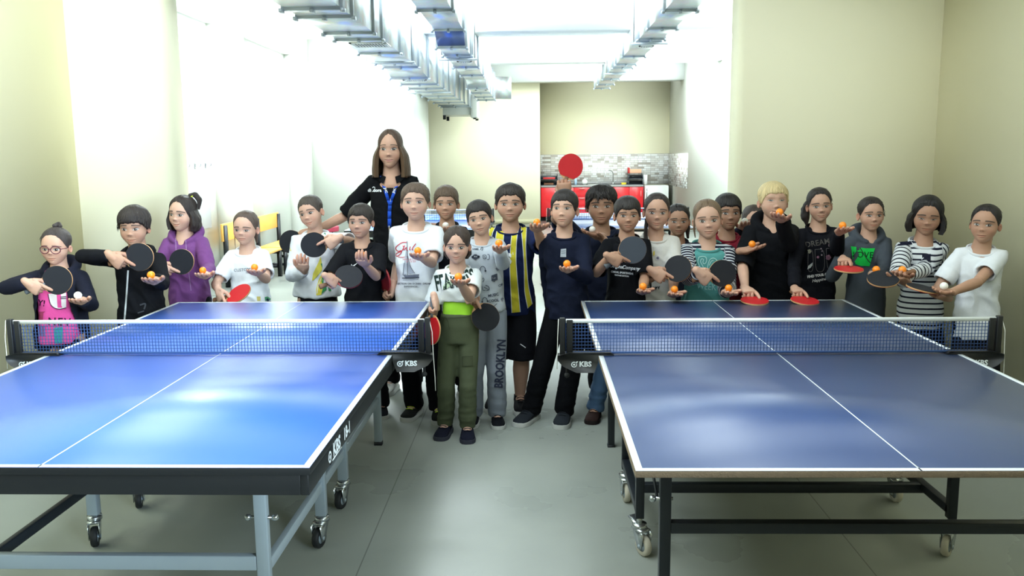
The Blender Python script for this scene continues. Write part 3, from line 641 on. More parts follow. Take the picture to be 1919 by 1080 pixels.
# ------------------------------------------------------------------ people: materials
def skin_mat():
    mt, N, L, B = nodemat('skin')
    at = N.new('ShaderNodeAttribute'); at.attribute_name = 'Col'
    tc = N.new('ShaderNodeTexCoord'); nz = N.new('ShaderNodeTexNoise'); nz.inputs['Scale'].default_value = 30; L.new(tc.outputs['Object'], nz.inputs['Vector'])
    r = N.new('ShaderNodeMapRange'); r.inputs[3].default_value = .95; r.inputs[4].default_value = 1.05; L.new(nz.outputs[0], r.inputs[0])
    v = N.new('ShaderNodeVectorMath'); v.operation = 'SCALE'; L.new(at.outputs['Color'], v.inputs[0]); L.new(r.outputs[0], v.inputs['Scale']); L.new(v.outputs[0], B.inputs['Base Color'])
    rr = N.new('ShaderNodeMapRange'); rr.inputs[3].default_value = .12; rr.inputs[4].default_value = .55; L.new(at.outputs['Alpha'], rr.inputs[0]); L.new(rr.outputs[0], B.inputs['Roughness'])
    B.inputs['Subsurface Weight'].default_value = .12; B.inputs['Subsurface Radius'].default_value = (.012, .005, .003); B.inputs['Subsurface Scale'].default_value = 1; B.inputs['Specular IOR Level'].default_value = .35
    return mt
M_skin = skin_mat()
_hm = {}
def hair_mat(c):
    if c in _hm: return _hm[c]
    mt, N, L, B = nodemat('hair_strands')
    at = N.new('ShaderNodeAttribute'); at.attribute_name = 'pat'
    mp = N.new('ShaderNodeMapping'); mp.inputs['Scale'].default_value = (34, 1.6, 1); L.new(at.outputs['Vector'], mp.inputs[0])
    n = N.new('ShaderNodeTexNoise'); n.inputs['Scale'].default_value = 1; n.inputs['Detail'].default_value = 3; L.new(mp.outputs[0], n.inputs['Vector'])
    r = N.new('ShaderNodeValToRGB'); b = srgb(*c); r.color_ramp.elements[0].position = .3; r.color_ramp.elements[1].position = .7
    r.color_ramp.elements[0].color = (*[x*.6 for x in b], 1); r.color_ramp.elements[1].color = (*[min(1, x*1.5) for x in b], 1); L.new(n.outputs[0], r.inputs[0]); L.new(r.outputs[0], B.inputs['Base Color'])
    B.inputs['Roughness'].default_value = .48; B.inputs['Specular IOR Level'].default_value = .4
    bp = N.new('ShaderNodeBump'); bp.inputs['Strength'].default_value = .6; bp.inputs['Distance'].default_value = .006; L.new(n.outputs[0], bp.inputs['Height']); L.new(bp.outputs[0], B.inputs['Normal'])
    _hm[c] = mt; return mt
def stripe_mat(name, base, bands, axis=1, period=None):
    """cloth with stripes along one of the pattern coordinates; bands: list of (start, colour) over one period"""
    mt, N, L, B = nodemat(name)
    at = N.new('ShaderNodeAttribute'); at.attribute_name = 'pat'; sx = N.new('ShaderNodeSeparateXYZ'); L.new(at.outputs['Vector'], sx.inputs[0])
    dv = N.new('ShaderNodeMath'); dv.operation = 'DIVIDE'; dv.inputs[1].default_value = period; L.new(sx.outputs[axis], dv.inputs[0])
    fr_ = N.new('ShaderNodeMath'); fr_.operation = 'FRACT'; L.new(dv.outputs[0], fr_.inputs[0])
    r = N.new('ShaderNodeValToRGB'); r.color_ramp.interpolation = 'CONSTANT'; el = r.color_ramp.elements
    el[0].position = 0; el[0].color = (*srgb(*bands[0][1]), 1); el[1].position = bands[1][0]; el[1].color = (*srgb(*bands[1][1]), 1)
    for p_, c in bands[2:]: e = el.new(p_); e.color = (*srgb(*c), 1)
    L.new(fr_.outputs[0], r.inputs[0]); L.new(r.outputs[0], B.inputs['Base Color']); B.inputs['Roughness'].default_value = .85; B.inputs['Specular IOR Level'].default_value = .2
    tc = N.new('ShaderNodeTexCoord'); n = N.new('ShaderNodeTexNoise'); n.inputs['Scale'].default_value = 180; L.new(tc.outputs['Object'], n.inputs['Vector'])
    bp = N.new('ShaderNodeBump'); bp.inputs['Strength'].default_value = .1; bp.inputs['Distance'].default_value = .01; L.new(n.outputs[0], bp.inputs['Height']); L.new(bp.outputs[0], B.inputs['Normal'])
    return mt

# ------------------------------------------------------------------ people: head
HO = np.array([0, -.02, .42])
def head_surface(D, f):
    """radius from HO along unit directions D for face spec f: root of a smooth union of ellipsoids"""
    w = f.get('w', 1.0)*1.10; j = f.get('jaw', 1.0); ck = f.get('cheek', 1.0); nl = f.get('nose', 1.0); fw = f.get('chin', 1.0)
    E = [((0, .055, .64), (.298*w, .375, .320)), ((0, -.045, .44), (.285*w, .285, .34)), ((0, -.080, .25), (.205*w*j, .210, .225)),
         ((0, -.165, .105), (.100*j*fw, .105, .092)), ((.145, -.150, .33), (.115*w*ck, .115, .13)), ((-.145, -.150, .33), (.115*w*ck, .115, .13)), ((0, -.22, .57), (.19*w, .09, .13))]
    NS = [((0, -.318, .340), (.046, .058*nl, .038)), ((0, -.275, .41), (.036, .052*nl, .09)), ((.042, -.300, .327), (.032, .036, .027)), ((-.042, -.300, .327), (.032, .036, .027))]
    def sd(P, L):
        out = []
        for c, r in L:
            r = np.array(r); q = (P-np.array(c))/r; k0 = np.sqrt((q*q).sum(1)); k1 = np.sqrt(((q/r)**2).sum(1)); out.append(k0*(k0-1)/(k1+1e-9))
        return np.array(out)
    def F(t):
        P = HO+D*t[:, None]; a = sd(P, E); k = 26; m_ = a.min(0); u = m_-np.log(np.exp(-k*(a-m_)).sum(0))/k
        b = sd(P, NS); k = 60; al = np.vstack([u[None], b]); m_ = al.min(0); return m_-np.log(np.exp(-k*(al-m_)).sum(0))/k+.012
    lo = np.full(len(D), .05); hi = np.full(len(D), .75)
    front = (D[:, 1] < .1) & (np.abs(D[:, 0]) < .5)
    for _ in range(16):
        mid = (lo+hi)/2; inside = F(mid) < 0; lo = np.where(inside, mid, lo); hi = np.where(inside, hi, mid)
    return (lo+hi)/2
def dirs(a, e):
    return np.stack([np.sin(a)*np.cos(e), -np.cos(a)*np.cos(e), np.sin(e)], -1)
def G2(x, z, cx, cz, sx, sz): return np.exp(-((x-cx)/sx)**2-((z-cz)/sz)**2)
def head_geo(f, skin, hairc):
    """head in units of head height: chin at z 0, crown at 1, face toward -y"""
    t = np.linspace(-1, 1, 141)[:-1]; az = PI*(.45*t+.55*np.sign(t)*np.abs(t)**2.2)      # denser at the front
    el = np.concatenate([np.linspace(-1.45, -1.0, 8, endpoint=False), np.linspace(-1.0, .75, 96, endpoint=False), np.linspace(.75, 1.5, 14)])
    A, Ee = np.meshgrid(az, el, indexing='ij'); D = dirs(A, Ee).reshape(-1, 3)
    r = head_surface(D, f); P = HO+D*r[:, None]; x, y, z = P.T; fr_ = sm(-.02, -.16, y)
    ze = f.get('eye', .455); xe = .143*f.get('w', 1.0)**.5; ax = np.abs(x)
    op = f.get('open', 1.0); smile = f.get('smile', .25); zm = f.get('mouth', .190); mw = f.get('mw', .104)
    d = np.zeros_like(r)
    d -= .032*G2(ax, z, xe*.93, ze+.012, .085, .045)*fr_          # sockets
    d += .020*G2(ax, z, xe, ze-.002, .058, .034)*fr_              # eyeballs
    d += .010*G2(ax, z, xe, ze+.085, .10, .025)*fr_               # brow
    d -= .006*G2(ax, z, xe-.01, ze-.055, .06, .018)*fr_           # under eye
    d -= .006*G2(ax, z, .10, .27, .025, .05)*fr_*(.5+smile)      # smile folds
    zmc = zm+smile*.9*ax*ax/.085*.35                               # curved mouth line
    d += .010*G2(x, z-zmc+zm, 0, zm+.020, mw*.8, .018)*fr_ + .012*G2(x, z-zmc+zm, 0, zm-.024, mw*.68, .02)*fr_
    d -= .014*np.exp(-((z-zmc)/.007)**2)*sm(mw*1.15, mw*.8, ax)*fr_
    d -= .004*G2(x, z, 0, zm-.068, .06, .02)*fr_
    d -= .004*G2(x, z, 0, zm+.055, .012, .03)*fr_
    P = P+D*d[:, None]
    # colour of the face, with shade painted into mouth line, nostrils and lids
    C = np.ones((len(P), 4)); sk = np.array(skin); C[:, :3] = sk
    def mix(mask, col, al=None):
        mk = np.clip(mask, 0, 1)[:, None]; C[:, :3] = C[:, :3]*(1-mk)+np.array(col)*mk
        if al is not None: C[:, 3:] = C[:, 3:]*(1-mk)+al*mk
    mix(.30*G2(ax, z, .17, .29, .08, .07)*fr_, sk*np.array([1.12, .78, .76]))
    mix(.25*G2(x, z, 0, .33, .04, .04)*fr_, sk*np.array([1.1, .8, .78]))
    mix(.30*G2(ax, z, xe, ze-.035, .075, .03)*fr_, sk*np.array([.70, .62, .62]))
    lipc = np.array(f.get('lip', sk*np.array([.86, .55, .52])))
    zl = z-zmc
    lip = np.where(zl > 0, sm(.034*(1-(ax/(mw*1.05))**2)+.001, .022*(1-(ax/(mw*1.05))**2), zl), sm(-.044*(1-(ax/mw)**2)-.001, -.030*(1-(ax/mw)**2), zl))*sm(mw*1.05, mw*.9, ax)*fr_
    mix(lip*.6, lipc, .7)
    mix(np.exp(-(zl/.0055)**2)*sm(mw*1.12, mw*.85, ax)*fr_*.85, sk*np.array([.22, .12, .11]))
    mix(.75*G2(ax, z, .030, .304, .014, .009)*fr_, sk*np.array([.25, .15, .13]))
    # eyes
    ew, eh = .078, .037*op; u = (ax-xe)/ew; zz = z-ze-.008*u
    lid = eh*(1-u*u); up_ = zz/np.maximum(lid, 1e-4); inside = (np.abs(u) < 1)*fr_
    eye = inside*np.where(zz > 0, sm(lid*1.02+.002, lid*.85, zz), sm(-lid*.72-.002, -lid*.55, zz))
    mix(eye, (.44, .40, .375), .45)
    gx = f.get('gaze', 0.0); gz = f.get('gazez', 0.0)
    ri = np.hypot(x-np.sign(x)*xe-gx, z-ze-.002-gz)
    mix(eye*sm(.041, .034, ri), f.get('iris', (.020, .010, .006)), .30); mix(eye*sm(.018, .013, ri), (.004, .004, .004), .3)
    mix(eye*sm(.010, .006, np.hypot(x-np.sign(x)*xe-gx-.012, z-ze-.016)), (.9, .9, .9), 0)  # glint painted onto each eye
    hc = np.array(srgb(*hairc)); dk = hc*.35+.004
    lash = np.exp(-((zz-lid*.98-.003)/.0065)**2)*sm(1.12, .95, np.abs(u))*fr_
    mix(lash*.95, dk*.6); mix(np.exp(-((zz+lid*.72)/.005)**2)*sm(1.02, .8, np.abs(u))*fr_*.35, dk)
    mix(np.exp(-((zz-lid-.022)/.005)**2)*sm(1.0, .7, np.abs(u))*fr_*.4, sk*.45)  # shade of the lid crease painted darker
    ub = (ax-.15)/.105; zb = ze+.088+f.get('brow', 0)+.014*(1-ub*ub)-.012*ub+f.get('browtilt', 0)*ub
    bw = f.get('browt', .0165)*(1.0-.35*np.clip(ub, 0, 1))
    mix(np.exp(-((z-zb)/bw)**4)*sm(1.05, .8, np.abs(ub))*fr_*f.get('browa', .95), dk)
    # scalp under the hair takes the hair colour
    mix(sm(.06, .16, y)*sm(.34, .46, z)*.9, hc*.7)
    g = Geo(); n0, n1 = A.shape
    g.grid(P.reshape(n0, n1, 3), True, False, C.reshape(n0, n1, 4), flip=False)
    g.add([P.reshape(n0, n1, 3)[:, -1].mean(0)+[0, 0, .002], P.reshape(n0, n1, 3)[:, 0].mean(0)], None, [(i*n1+n1-1-0, ((i+1) % n0)*n1+n1-1, 0) for i in range(0)], np.array([[*sk, 1]]*2))
    # ears
    for s in (-1, 1):
        th = np.linspace(0.05, PI-.05, 17); ph = np.arange(22)*2*PI/22
        X = np.outer(np.sin(th), np.cos(ph)); Z = np.outer(np.cos(th), np.ones(22)); Y = np.outer(np.sin(th), np.sin(ph))
        rr = np.hypot(X*1.0, Z)
        es = f.get('ear', 1.0)
        px = Y*.028+.018*np.where(Y > 0, np.exp(-((rr-.82)/.14)**2)-.9*np.exp(-(rr/.5)**2), 0)
        py = X*.058*(1-.25*(Z < 0)*(-Z)); pz = Z*.098
        tl = f.get('earout', .42); ca, sa = math.cos(tl), math.sin(tl)
        ex = (.318*f.get('w', 1.0)+ .0 + ca*px*1.0 + sa*(py+.04)*es); ey = .0 + (-sa*px+ca*py)*es+.03; ez = .405+pz*es+.1*py*0
        g.loft(np.stack([s*ex, ey, ez], -1), True, 0, np.array([*(sk*np.array([1.0, .86, .84])), 1.0]))
    return g

def hair_pt(a, e, th, f):
    D = dirs(a, e); sh = D.shape[:-1]; D = D.reshape(-1, 3); r = head_surface(D, f)
    return (HO+D*(r+np.asarray(th).reshape(-1))[:, None]).reshape(*sh, 3)
def hair_cap(f, prof, t0=.035, edge=.02, seed=1, jag=.012, lumps=.12, vol=None, part=None, tufts=0, tlen=.1, tout=.3, comb=None):
    """scalp hair as a shell from the hairline up; prof: (degrees from the face, hairline height)"""
    r_ = np.random.default_rng(seed); na = 144; a = np.arange(na)*2*PI/na-PI; deg = np.abs(np.degrees(a))
    zl = np.interp(deg, [p_[0] for p_ in prof], [p_[1] for p_ in prof])
    jn = r_.normal(size=na); jn = (jn+np.roll(jn, 1)*.9+np.roll(jn, 2)*.5)/1.4; zl = zl+jag*jn
    es = np.linspace(-1.3, 1.45, 90); A, Es = np.meshgrid(a, es, indexing='ij'); D = dirs(A, Es).reshape(-1, 3)
    z = (HO+D*head_surface(D, f)[:, None])[:, 2].reshape(na, -1)
    e0 = np.array([np.interp(zl[i], z[i], es) for i in range(na)])
    s = np.concatenate([[0, .012, .035, .08], np.linspace(.14, 1, 18)]); S = s[None, :]*np.ones((na, 1))
    E_ = e0[:, None]+(1.5-e0[:, None])*S; AA = a[:, None]*np.ones_like(S)
    th = t0*sm(-.05, .45, S)*(1-edge/t0)+edge*sm(.0, .02, S)
    th = np.maximum(th, 0); D = dirs(AA, E_).reshape(-1, 3)
    th = th*(1+lumps*wnoise(D, 5, seed, 2).reshape(th.shape)+lumps*.9*np.sin(AA*37+3*S+wnoise(D, 4, seed+5, 2).reshape(th.shape)*4)*sm(.9, .5, S))
    if vol is not None: th = th+vol(AA, E_, D.reshape(*th.shape, 3))
    if part is not None:
        x = D.reshape(*th.shape, 3)[..., 0]; yy = D.reshape(*th.shape, 3)[..., 1]; th = th-.016*np.exp(-((x-part)/.035)**2)*sm(.25, .0, yy)
    th[:, 0] = -.012; 
    G = hair_pt(AA, E_, th, f); pat = np.stack([AA*1.0, S, th*0], -1)
    if comb == 'back': pat = np.stack([G[..., 0]*3, G[..., 1]*.6, 0*S], -1)
    g = Geo(); g.grid(G, True, False, None, pat)
    V = G[:, -1]; c = V.mean(0)+[0, 0, .004]; g.add(np.vstack([V, c]), None, [(i, (i+1) % na, na) for i in range(na)], None, np.vstack([pat[:, -1], pat[0, -1]]))
    for k in range(tufts):
        i = r_.integers(na); s0 = r_.uniform(.0, .9) if r_.random() < .65 else r_.uniform(0, .12)
        e = e0[i]+(1.5-e0[i])*s0+.06; ai = a[i]; da = r_.normal()*.25
        L = tlen*r_.uniform(.6, 1.2); n = 4; ts = np.linspace(0, 1, n)
        th_ = t0*.8+tout*L*ts**1.4
        pts = np.array([hair_pt(np.array([ai+da*t*L*3]), np.array([e-t*L/.4]), np.array([q]), f)[0] for t, q in zip(ts, th_)])
        g.tube(pts, [.008, .007, .005, .001], 5, 'flat'); g.P[-1] = np.tile([ai, s0, 0], (len(g.V[-1]), 1))+r_.normal(size=(len(g.V[-1]), 3))*.002
    return g
def hair_curtain(f, a0, ztop, zbot, rx=.42, ry=.43, cy=.04, flare=.06, thick=.07, seed=2, curl=0.0, inward=0.0, a1=None):
    """long hair hanging round the back of the head from one cheek to the other"""
    na, nz = 90, 22; a = np.linspace(math.radians(a0), 2*PI-math.radians(a0), na); t = np.linspace(0, 1, nz); r_ = np.random.default_rng(seed)
    j = r_.normal(size=na); j = np.convolve(j, [.3, .4, .3], 'same')
    A, T = np.meshgrid(a, t, indexing='ij'); zb = zbot+.02*j[:, None]
    z = ztop+(zb-ztop)*T
    k = (1+flare*T-inward*sm(.75, 1, T))*(sm(-.5, .35, T)*.5+.5)*(1+.018*np.sin(A*29+T*2+j[:, None])+curl*np.sin(T*16+A*7+j[:, None]*2))
    X = rx*k*np.sin(A); Y = cy-ry*k*np.cos(A)
    # the top of the curtain lies on the scalp hair and swings out from there
    es = np.linspace(-.4, 1.45, 60); AA, EE = np.meshgrid(a, es, indexing='ij'); P0 = hair_pt(AA, EE, np.full(AA.shape, .040), f)
    X0 = np.array([np.interp(ztop, P0[i, :, 2], P0[i, :, 0]) for i in range(na)])[:, None]; Y0 = np.array([np.interp(ztop, P0[i, :, 2], P0[i, :, 1]) for i in range(na)])[:, None]
    b_ = sm(.0, .5, T); X = X0*(1-b_)+X*b_; Y = Y0*(1-b_)+Y*b_
    out = np.stack([X, Y, z], -1)
    # start on the head shell
    inn = np.stack([X*(1-thick/rx), cy+(Y-cy)*(1-thick/ry), z], -1)
    G = np.concatenate([out, inn[:, ::-1]], 1); pat = np.concatenate([np.stack([A*1., T, A*0], -1)]*2, 1)
    g = Geo(); g.grid(G, False, True, None, pat)
    for e in (0, na-1):
        q = G[e]; n = len(q); h = n//2
        g.add(q, [(i, i+1, n-2-i, n-1-i) for i in range(h-1)], None, None, pat[e])
    return g
def hair_tube(pts, rad, seed=3, n=16, lump=.1):
    pts = np.asarray(pts, float); t = np.linspace(0, 1, len(pts)); tt = np.linspace(0, 1, 18)
    P = np.stack([np.interp(tt, t, pts[:, i]) for i in range(3)], -1)
    for _ in range(2): P[1:-1] = (P[:-2]+P[1:-1]*2+P[2:])/4
    R = np.interp(tt, t, rad); g = Geo().tube(P, R, n, 'round'); V = g.verts(); c = V.copy()
    V = V+nrm(np.ones(3))*0; w = wnoise(V, 14, seed, 2)
    ctr = P[np.argmin(((V[:, None]-P[None])**2).sum(-1), 1)]; V = ctr+(V-ctr)*(1+lump*w[:, None])
    a = np.arctan2((V-ctr)[:, 1], (V-ctr)[:, 0]+1e-9); g.V = [V]; g.P = [np.stack([a*.6, V[:, 2], 0*a], -1)]; return g

# ------------------------------------------------------------------ people: hands and arms
def hand_geo(W, f, n, s, right, pose, skin):
    """W wrist, f finger direction, n palm direction, s hand length. Returns (solid pieces for the union, finger tubes)"""
    f = nrm(f); n = nrm(n-f*np.dot(n, f)); t = np.cross(f, n) if right else np.cross(n, f)      # t: thumb side
    P = lambda a, b, c: W+(f*a+t*b+n*c)*s
    core = Geo(); k = 14; a = np.arange(k)*2*PI/k; rings = []
    cup = .05 if pose in ('cup', 'ball') else 0
    for ff, hw, ht, cc in ((-.06, .17, .13, 0), (.04, .19, .125, 0), (.16, .24, .125, .0), (.32, .275, .115, cup*.3), (.46, .275, .09, cup), (.52, .25, .06, cup)):
        rings.append([P(ff, hw*math.cos(q)*.98, cc+ht*math.sin(q)) for q in a])
    core.loft(rings)
    core.tube([P(.06, .13, .02), P(.22, .24, .05)], [.11*s, .085*s], 10)      # thumb mound
    core.tube([P(.08, -.12, .02), P(.3, -.16, .03)], [.10*s, .08*s], 10)
    if pose == 'cup': curls = [(.38, .55, .40), (.42, .58, .44), (.44, .62, .46), (.5, .66, .5)]; th = [(.62, .62, .38), (.8, .1, .4)]
    elif pose == 'ball': curls = [(.06, .20, .16), (.08, .22, .18), (.10, .24, .20), (.14, .28, .22)]; th = [(.70, .62, .30), (.85, .25, .30)]
    elif pose == 'grip': curls = [(.12, .18, .12), (1.05, 1.25, .8), (1.12, 1.3, .8), (1.15, 1.3, .8)]; th = [(.62, .35, .55), (.85, -.1, .4)]
    elif pose == 'fist': curls = [(1.0, 1.3, .9)]*4; th = [(.5, .4, .6), (.6, -.4, .5)]
    else: curls = [(.18, .25, .2), (.22, .3, .2), (.26, .3, .22), (.3, .34, .25)]; th = [(.75, .5, .25), (.9, .2, .2)]
    fin = Geo(); sp = {'cup': .05, 'ball': .07, 'grip': .03, 'fist': .0}.get(pose, .06); cs = np.array([*(np.array(skin)*[1.0, .93, .92]), 1])
    for i in range(4):
        b = (.205, .07, -.068, -.195)[i]; L = (.41, .46, .43, .34)[i]; an = sp*(1.2, .35, -.4, -1.3)[i]; r0 = (.066, .068, .065, .057)[i]
        fd = nrm(f*math.cos(an)+t*math.sin(an)); p = P(.44+(-.0, .015, .0, -.035)[i], b, .01+cup*.9); pts = [p-fd*.05*s]; ang = 0
        pts.append(p)
        for q, (c_, l) in enumerate(zip(curls[i], (.46, .31, .26))):
            ang += c_
            d = fd*math.cos(ang)+n*math.sin(ang)
            pts.append(pts[-1]+d*l*L*s*.5); pts.append(pts[-1]+d*l*L*s*.5)
        R = np.array([1.0, 1.05, .96, 1.04, .92, .98, .88, .74])*r0*s
        fin.tube(pts, R, 10, 'round', 0, 1.0, t, cs)
    p0 = P(.13, .20, .03); d1 = nrm(f*th[0][0]+t*th[0][1]+n*th[0][2]); d2 = nrm(f*th[1][0]+t*th[1][1]+n*th[1][2])
    p1 = p0+d1*.24*s; p2 = p1+d2*.13*s; p3 = p2+d2*.09*s
    fin.tube([p0, (p0+p1)/2, p1, p2, p3], np.array([.095, .085, .078, .076, .058])*s, 10, 'round', 0, 1.0, n, cs)
    return core, fin
def ik(S, W, l1, l2, hint):
    d = W-S; L = np.linalg.norm(d); u = d/L
    if L > (l1+l2)*.995: L = (l1+l2)*.995; W = S+u*L
    L = max(L, abs(l1-l2)*1.05+.01)
    x = (l1*l1-l2*l2+L*L)/(2*L); h = math.sqrt(max(l1*l1-x*x, 0)); p = nrm(np.asarray(hint)-u*np.dot(hint, u))
    return S+u*x+p*h, W
def seg_t(P, a, b):
    d = b-a; t = ((P-a)@d)/(d@d); tc_ = np.clip(t, 0, 1); return t, np.linalg.norm(P-(a+tc_[:, None]*d), axis=1)

# ------------------------------------------------------------------ bats and balls
M_batblack = mat('black_bat_rubber', srgb(34, 36, 42), .7, spec=.25); M_batgrey = mat('slate_bat_rubber', srgb(64, 70, 80), .7, spec=.25); M_batred = mat('red_bat_rubber', srgb(190, 30, 38), .45, spec=.35); M_batmaroon = mat('maroon_bat_rubber', srgb(150, 32, 44), .55)
M_ply = mat('plywood_edge', srgb(206, 160, 110), .6, var=.15, scale=50); M_redtape = mat('red_edge_tape', srgb(170, 60, 62), .5); M_grip = mat('bat_handle', srgb(120, 84, 60), .6, var=.2, scale=20); M_gripgrey = mat('grey_bat_handle', srgb(92, 98, 104), .6)
M_oball = mat('orange_celluloid', srgb(255, 146, 32), .35, sub=0); M_wball = mat('white_celluloid', srgb(240, 238, 232), .35)
def bat(c, n, h, label, front='black', back='red', r=.078, edge=None, grip=None):
    """c blade centre, n face normal toward the viewer, h direction of the handle"""
    c = np.asarray(c, float); n = nrm(n); h = nrm(np.asarray(h, float)-n*np.dot(h, n)); v = np.cross(n, h)
    t = empty('table_tennis_bat', c, label, 'bat', 'table tennis bats')
    th = np.arange(48)*2*PI/48; u_ = r*1.03*np.cos(th); w_ = r*.965*np.sin(th); w_ = w_*(1-.10*sm(.2, 1, np.cos(th))); w_[u_ > r*.93] *= .96
    out = lambda k, z, lim=9: np.stack([np.minimum(u_*k, lim)[:, None]*h+(w_*k)[:, None]*v+n*z for _ in (0,)], 0)[0]
    ms = {'black': M_batblack, 'red': M_batred, 'grey': M_batgrey, 'maroon': M_batmaroon}
    bl = build(Geo().loft([out(1, -.0034), out(1, .0034)]), 'blade', edge or M_ply, t, True, autosmooth=.6)
    build(Geo().loft([out(.99, .0034, r*.82), out(.995, .0045, r*.82), out(.98, .0062, r*.82)]), 'front_rubber', ms[front], t, True, autosmooth=.6)
    build(Geo().loft([out(.98, -.0062, r*.82), out(.995, -.0045, r*.82), out(.99, -.0034, r*.82)]), 'back_rubber', ms[back], t, True, autosmooth=.6)
    q = np.arange(14)*2*PI/14; rings = []
    for a, b, d in ((r*.80, .016, .0075), (r*.98, .0135, .010), (r*1.2, .0130, .0115), (r+.07, .0135, .0115), (r+.095, .0165, .0125), (r+.1, .0155, .0115)):
        rings.append([h*a+v*b*math.cos(x)+n*d*math.sin(x) for x in q])
    build(Geo().loft(rings), 'handle', grip or M_grip, t)
    return t
def pball(c, label, orange=True):
    o = build(Geo().ball((0, 0, 0), .0205, 28, 16), 'table_tennis_ball', M_oball if orange else M_wball); o.location = c
    return tag(o, label, 'ball', 'table tennis balls')

# ------------------------------------------------------------------ people: whole figure
def subdiv2d(V, T, lim):
    V = [tuple(v) for v in V]; T = [tuple(t) for t in T]; out = []
    while T:
        a, b, c = T.pop(); L = [math.dist(V[a], V[b]), math.dist(V[b], V[c]), math.dist(V[c], V[a])]; k = int(np.argmax(L))
        if L[k] < lim or len(V) > 4000: out.append((a, b, c)); continue
        p_, q, r = ((a, b, c), (b, c, a), (c, a, b))[k]
        V.append(((V[p_][0]+V[q][0])/2, (V[p_][1]+V[q][1])/2)); m_ = len(V)-1
        T += [(p_, m_, r), (m_, q, r)]
    return np.array(V), np.array(out)
def poly2d(pts):
    from mathutils.geometry import tessellate_polygon
    t = tessellate_polygon([[Vector((p_[0], p_[1], 0)) for p_ in pts]]); return np.array(pts, float), np.array(t, int)
def line2d(pts, w):
    P = np.array(pts, float)
    if len(P) > 2:
        t = np.linspace(0, 1, len(P)); tt = np.linspace(0, 1, (len(P)-1)*5+1)
        Q = np.stack([np.interp(tt, t, P[:, i]) for i in (0, 1)], -1)
        for _ in range(4): Q[1:-1] = (Q[:-2]+2*Q[1:-1]+Q[2:])/4
        P = Q
    d = np.gradient(P, axis=0); d /= np.linalg.norm(d, axis=1)[:, None]+1e-9; n = np.stack([-d[:, 1], d[:, 0]], -1)*w/2
    k = len(P); V = np.concatenate([P-n, P+n]); T = []
    for i in range(k-1): T += [(i, i+1, k+i+1), (i, k+i+1, k+i)]
    return V, np.array(T)
def circ2d(cx, cy, r0, r1, n=20):
    a = np.arange(n)*2*PI/n; V = np.concatenate([np.stack([cx+r*np.cos(a), cy+r*np.sin(a)], -1) for r in (r0, r1)]); T = []
    for i in range(n): j = (i+1) % n; T += [(i, n+i, n+j), (i, n+j, j)]
    return V, np.array(T)
def pieces(V, T):
    """groups of triangles that lie near each other"""
    par = np.arange(len(V))
    while True:
        m_ = par[T].min(1); new = par.copy()
        for k in range(3): np.minimum.at(new, T[:, k], m_)
        new = new[new]
        if (new == par).all(): break
        par = new
    lab = par[T[:, 0]]; ids = np.unique(lab); lo = np.array([V[T[lab == i].ravel()].min(0) for i in ids]); hi = np.array([V[T[lab == i].ravel()].max(0) for i in ids]); sz = (hi-lo).max(1)
    gap = np.sqrt((np.maximum(0, np.maximum(lo[:, None]-hi[None], lo[None]-hi[:, None]))**2).sum(-1)); near = gap <= np.maximum(.018, .45*np.maximum(sz[:, None], sz[None])); c = np.arange(len(ids))
    for _ in range(len(ids)):
        n = np.where(near, c[None, :], 10**6).min(1)
        if (n == c).all(): break
        c = n
    return [T[np.isin(lab, ids[c == q])] for q in np.unique(c)]
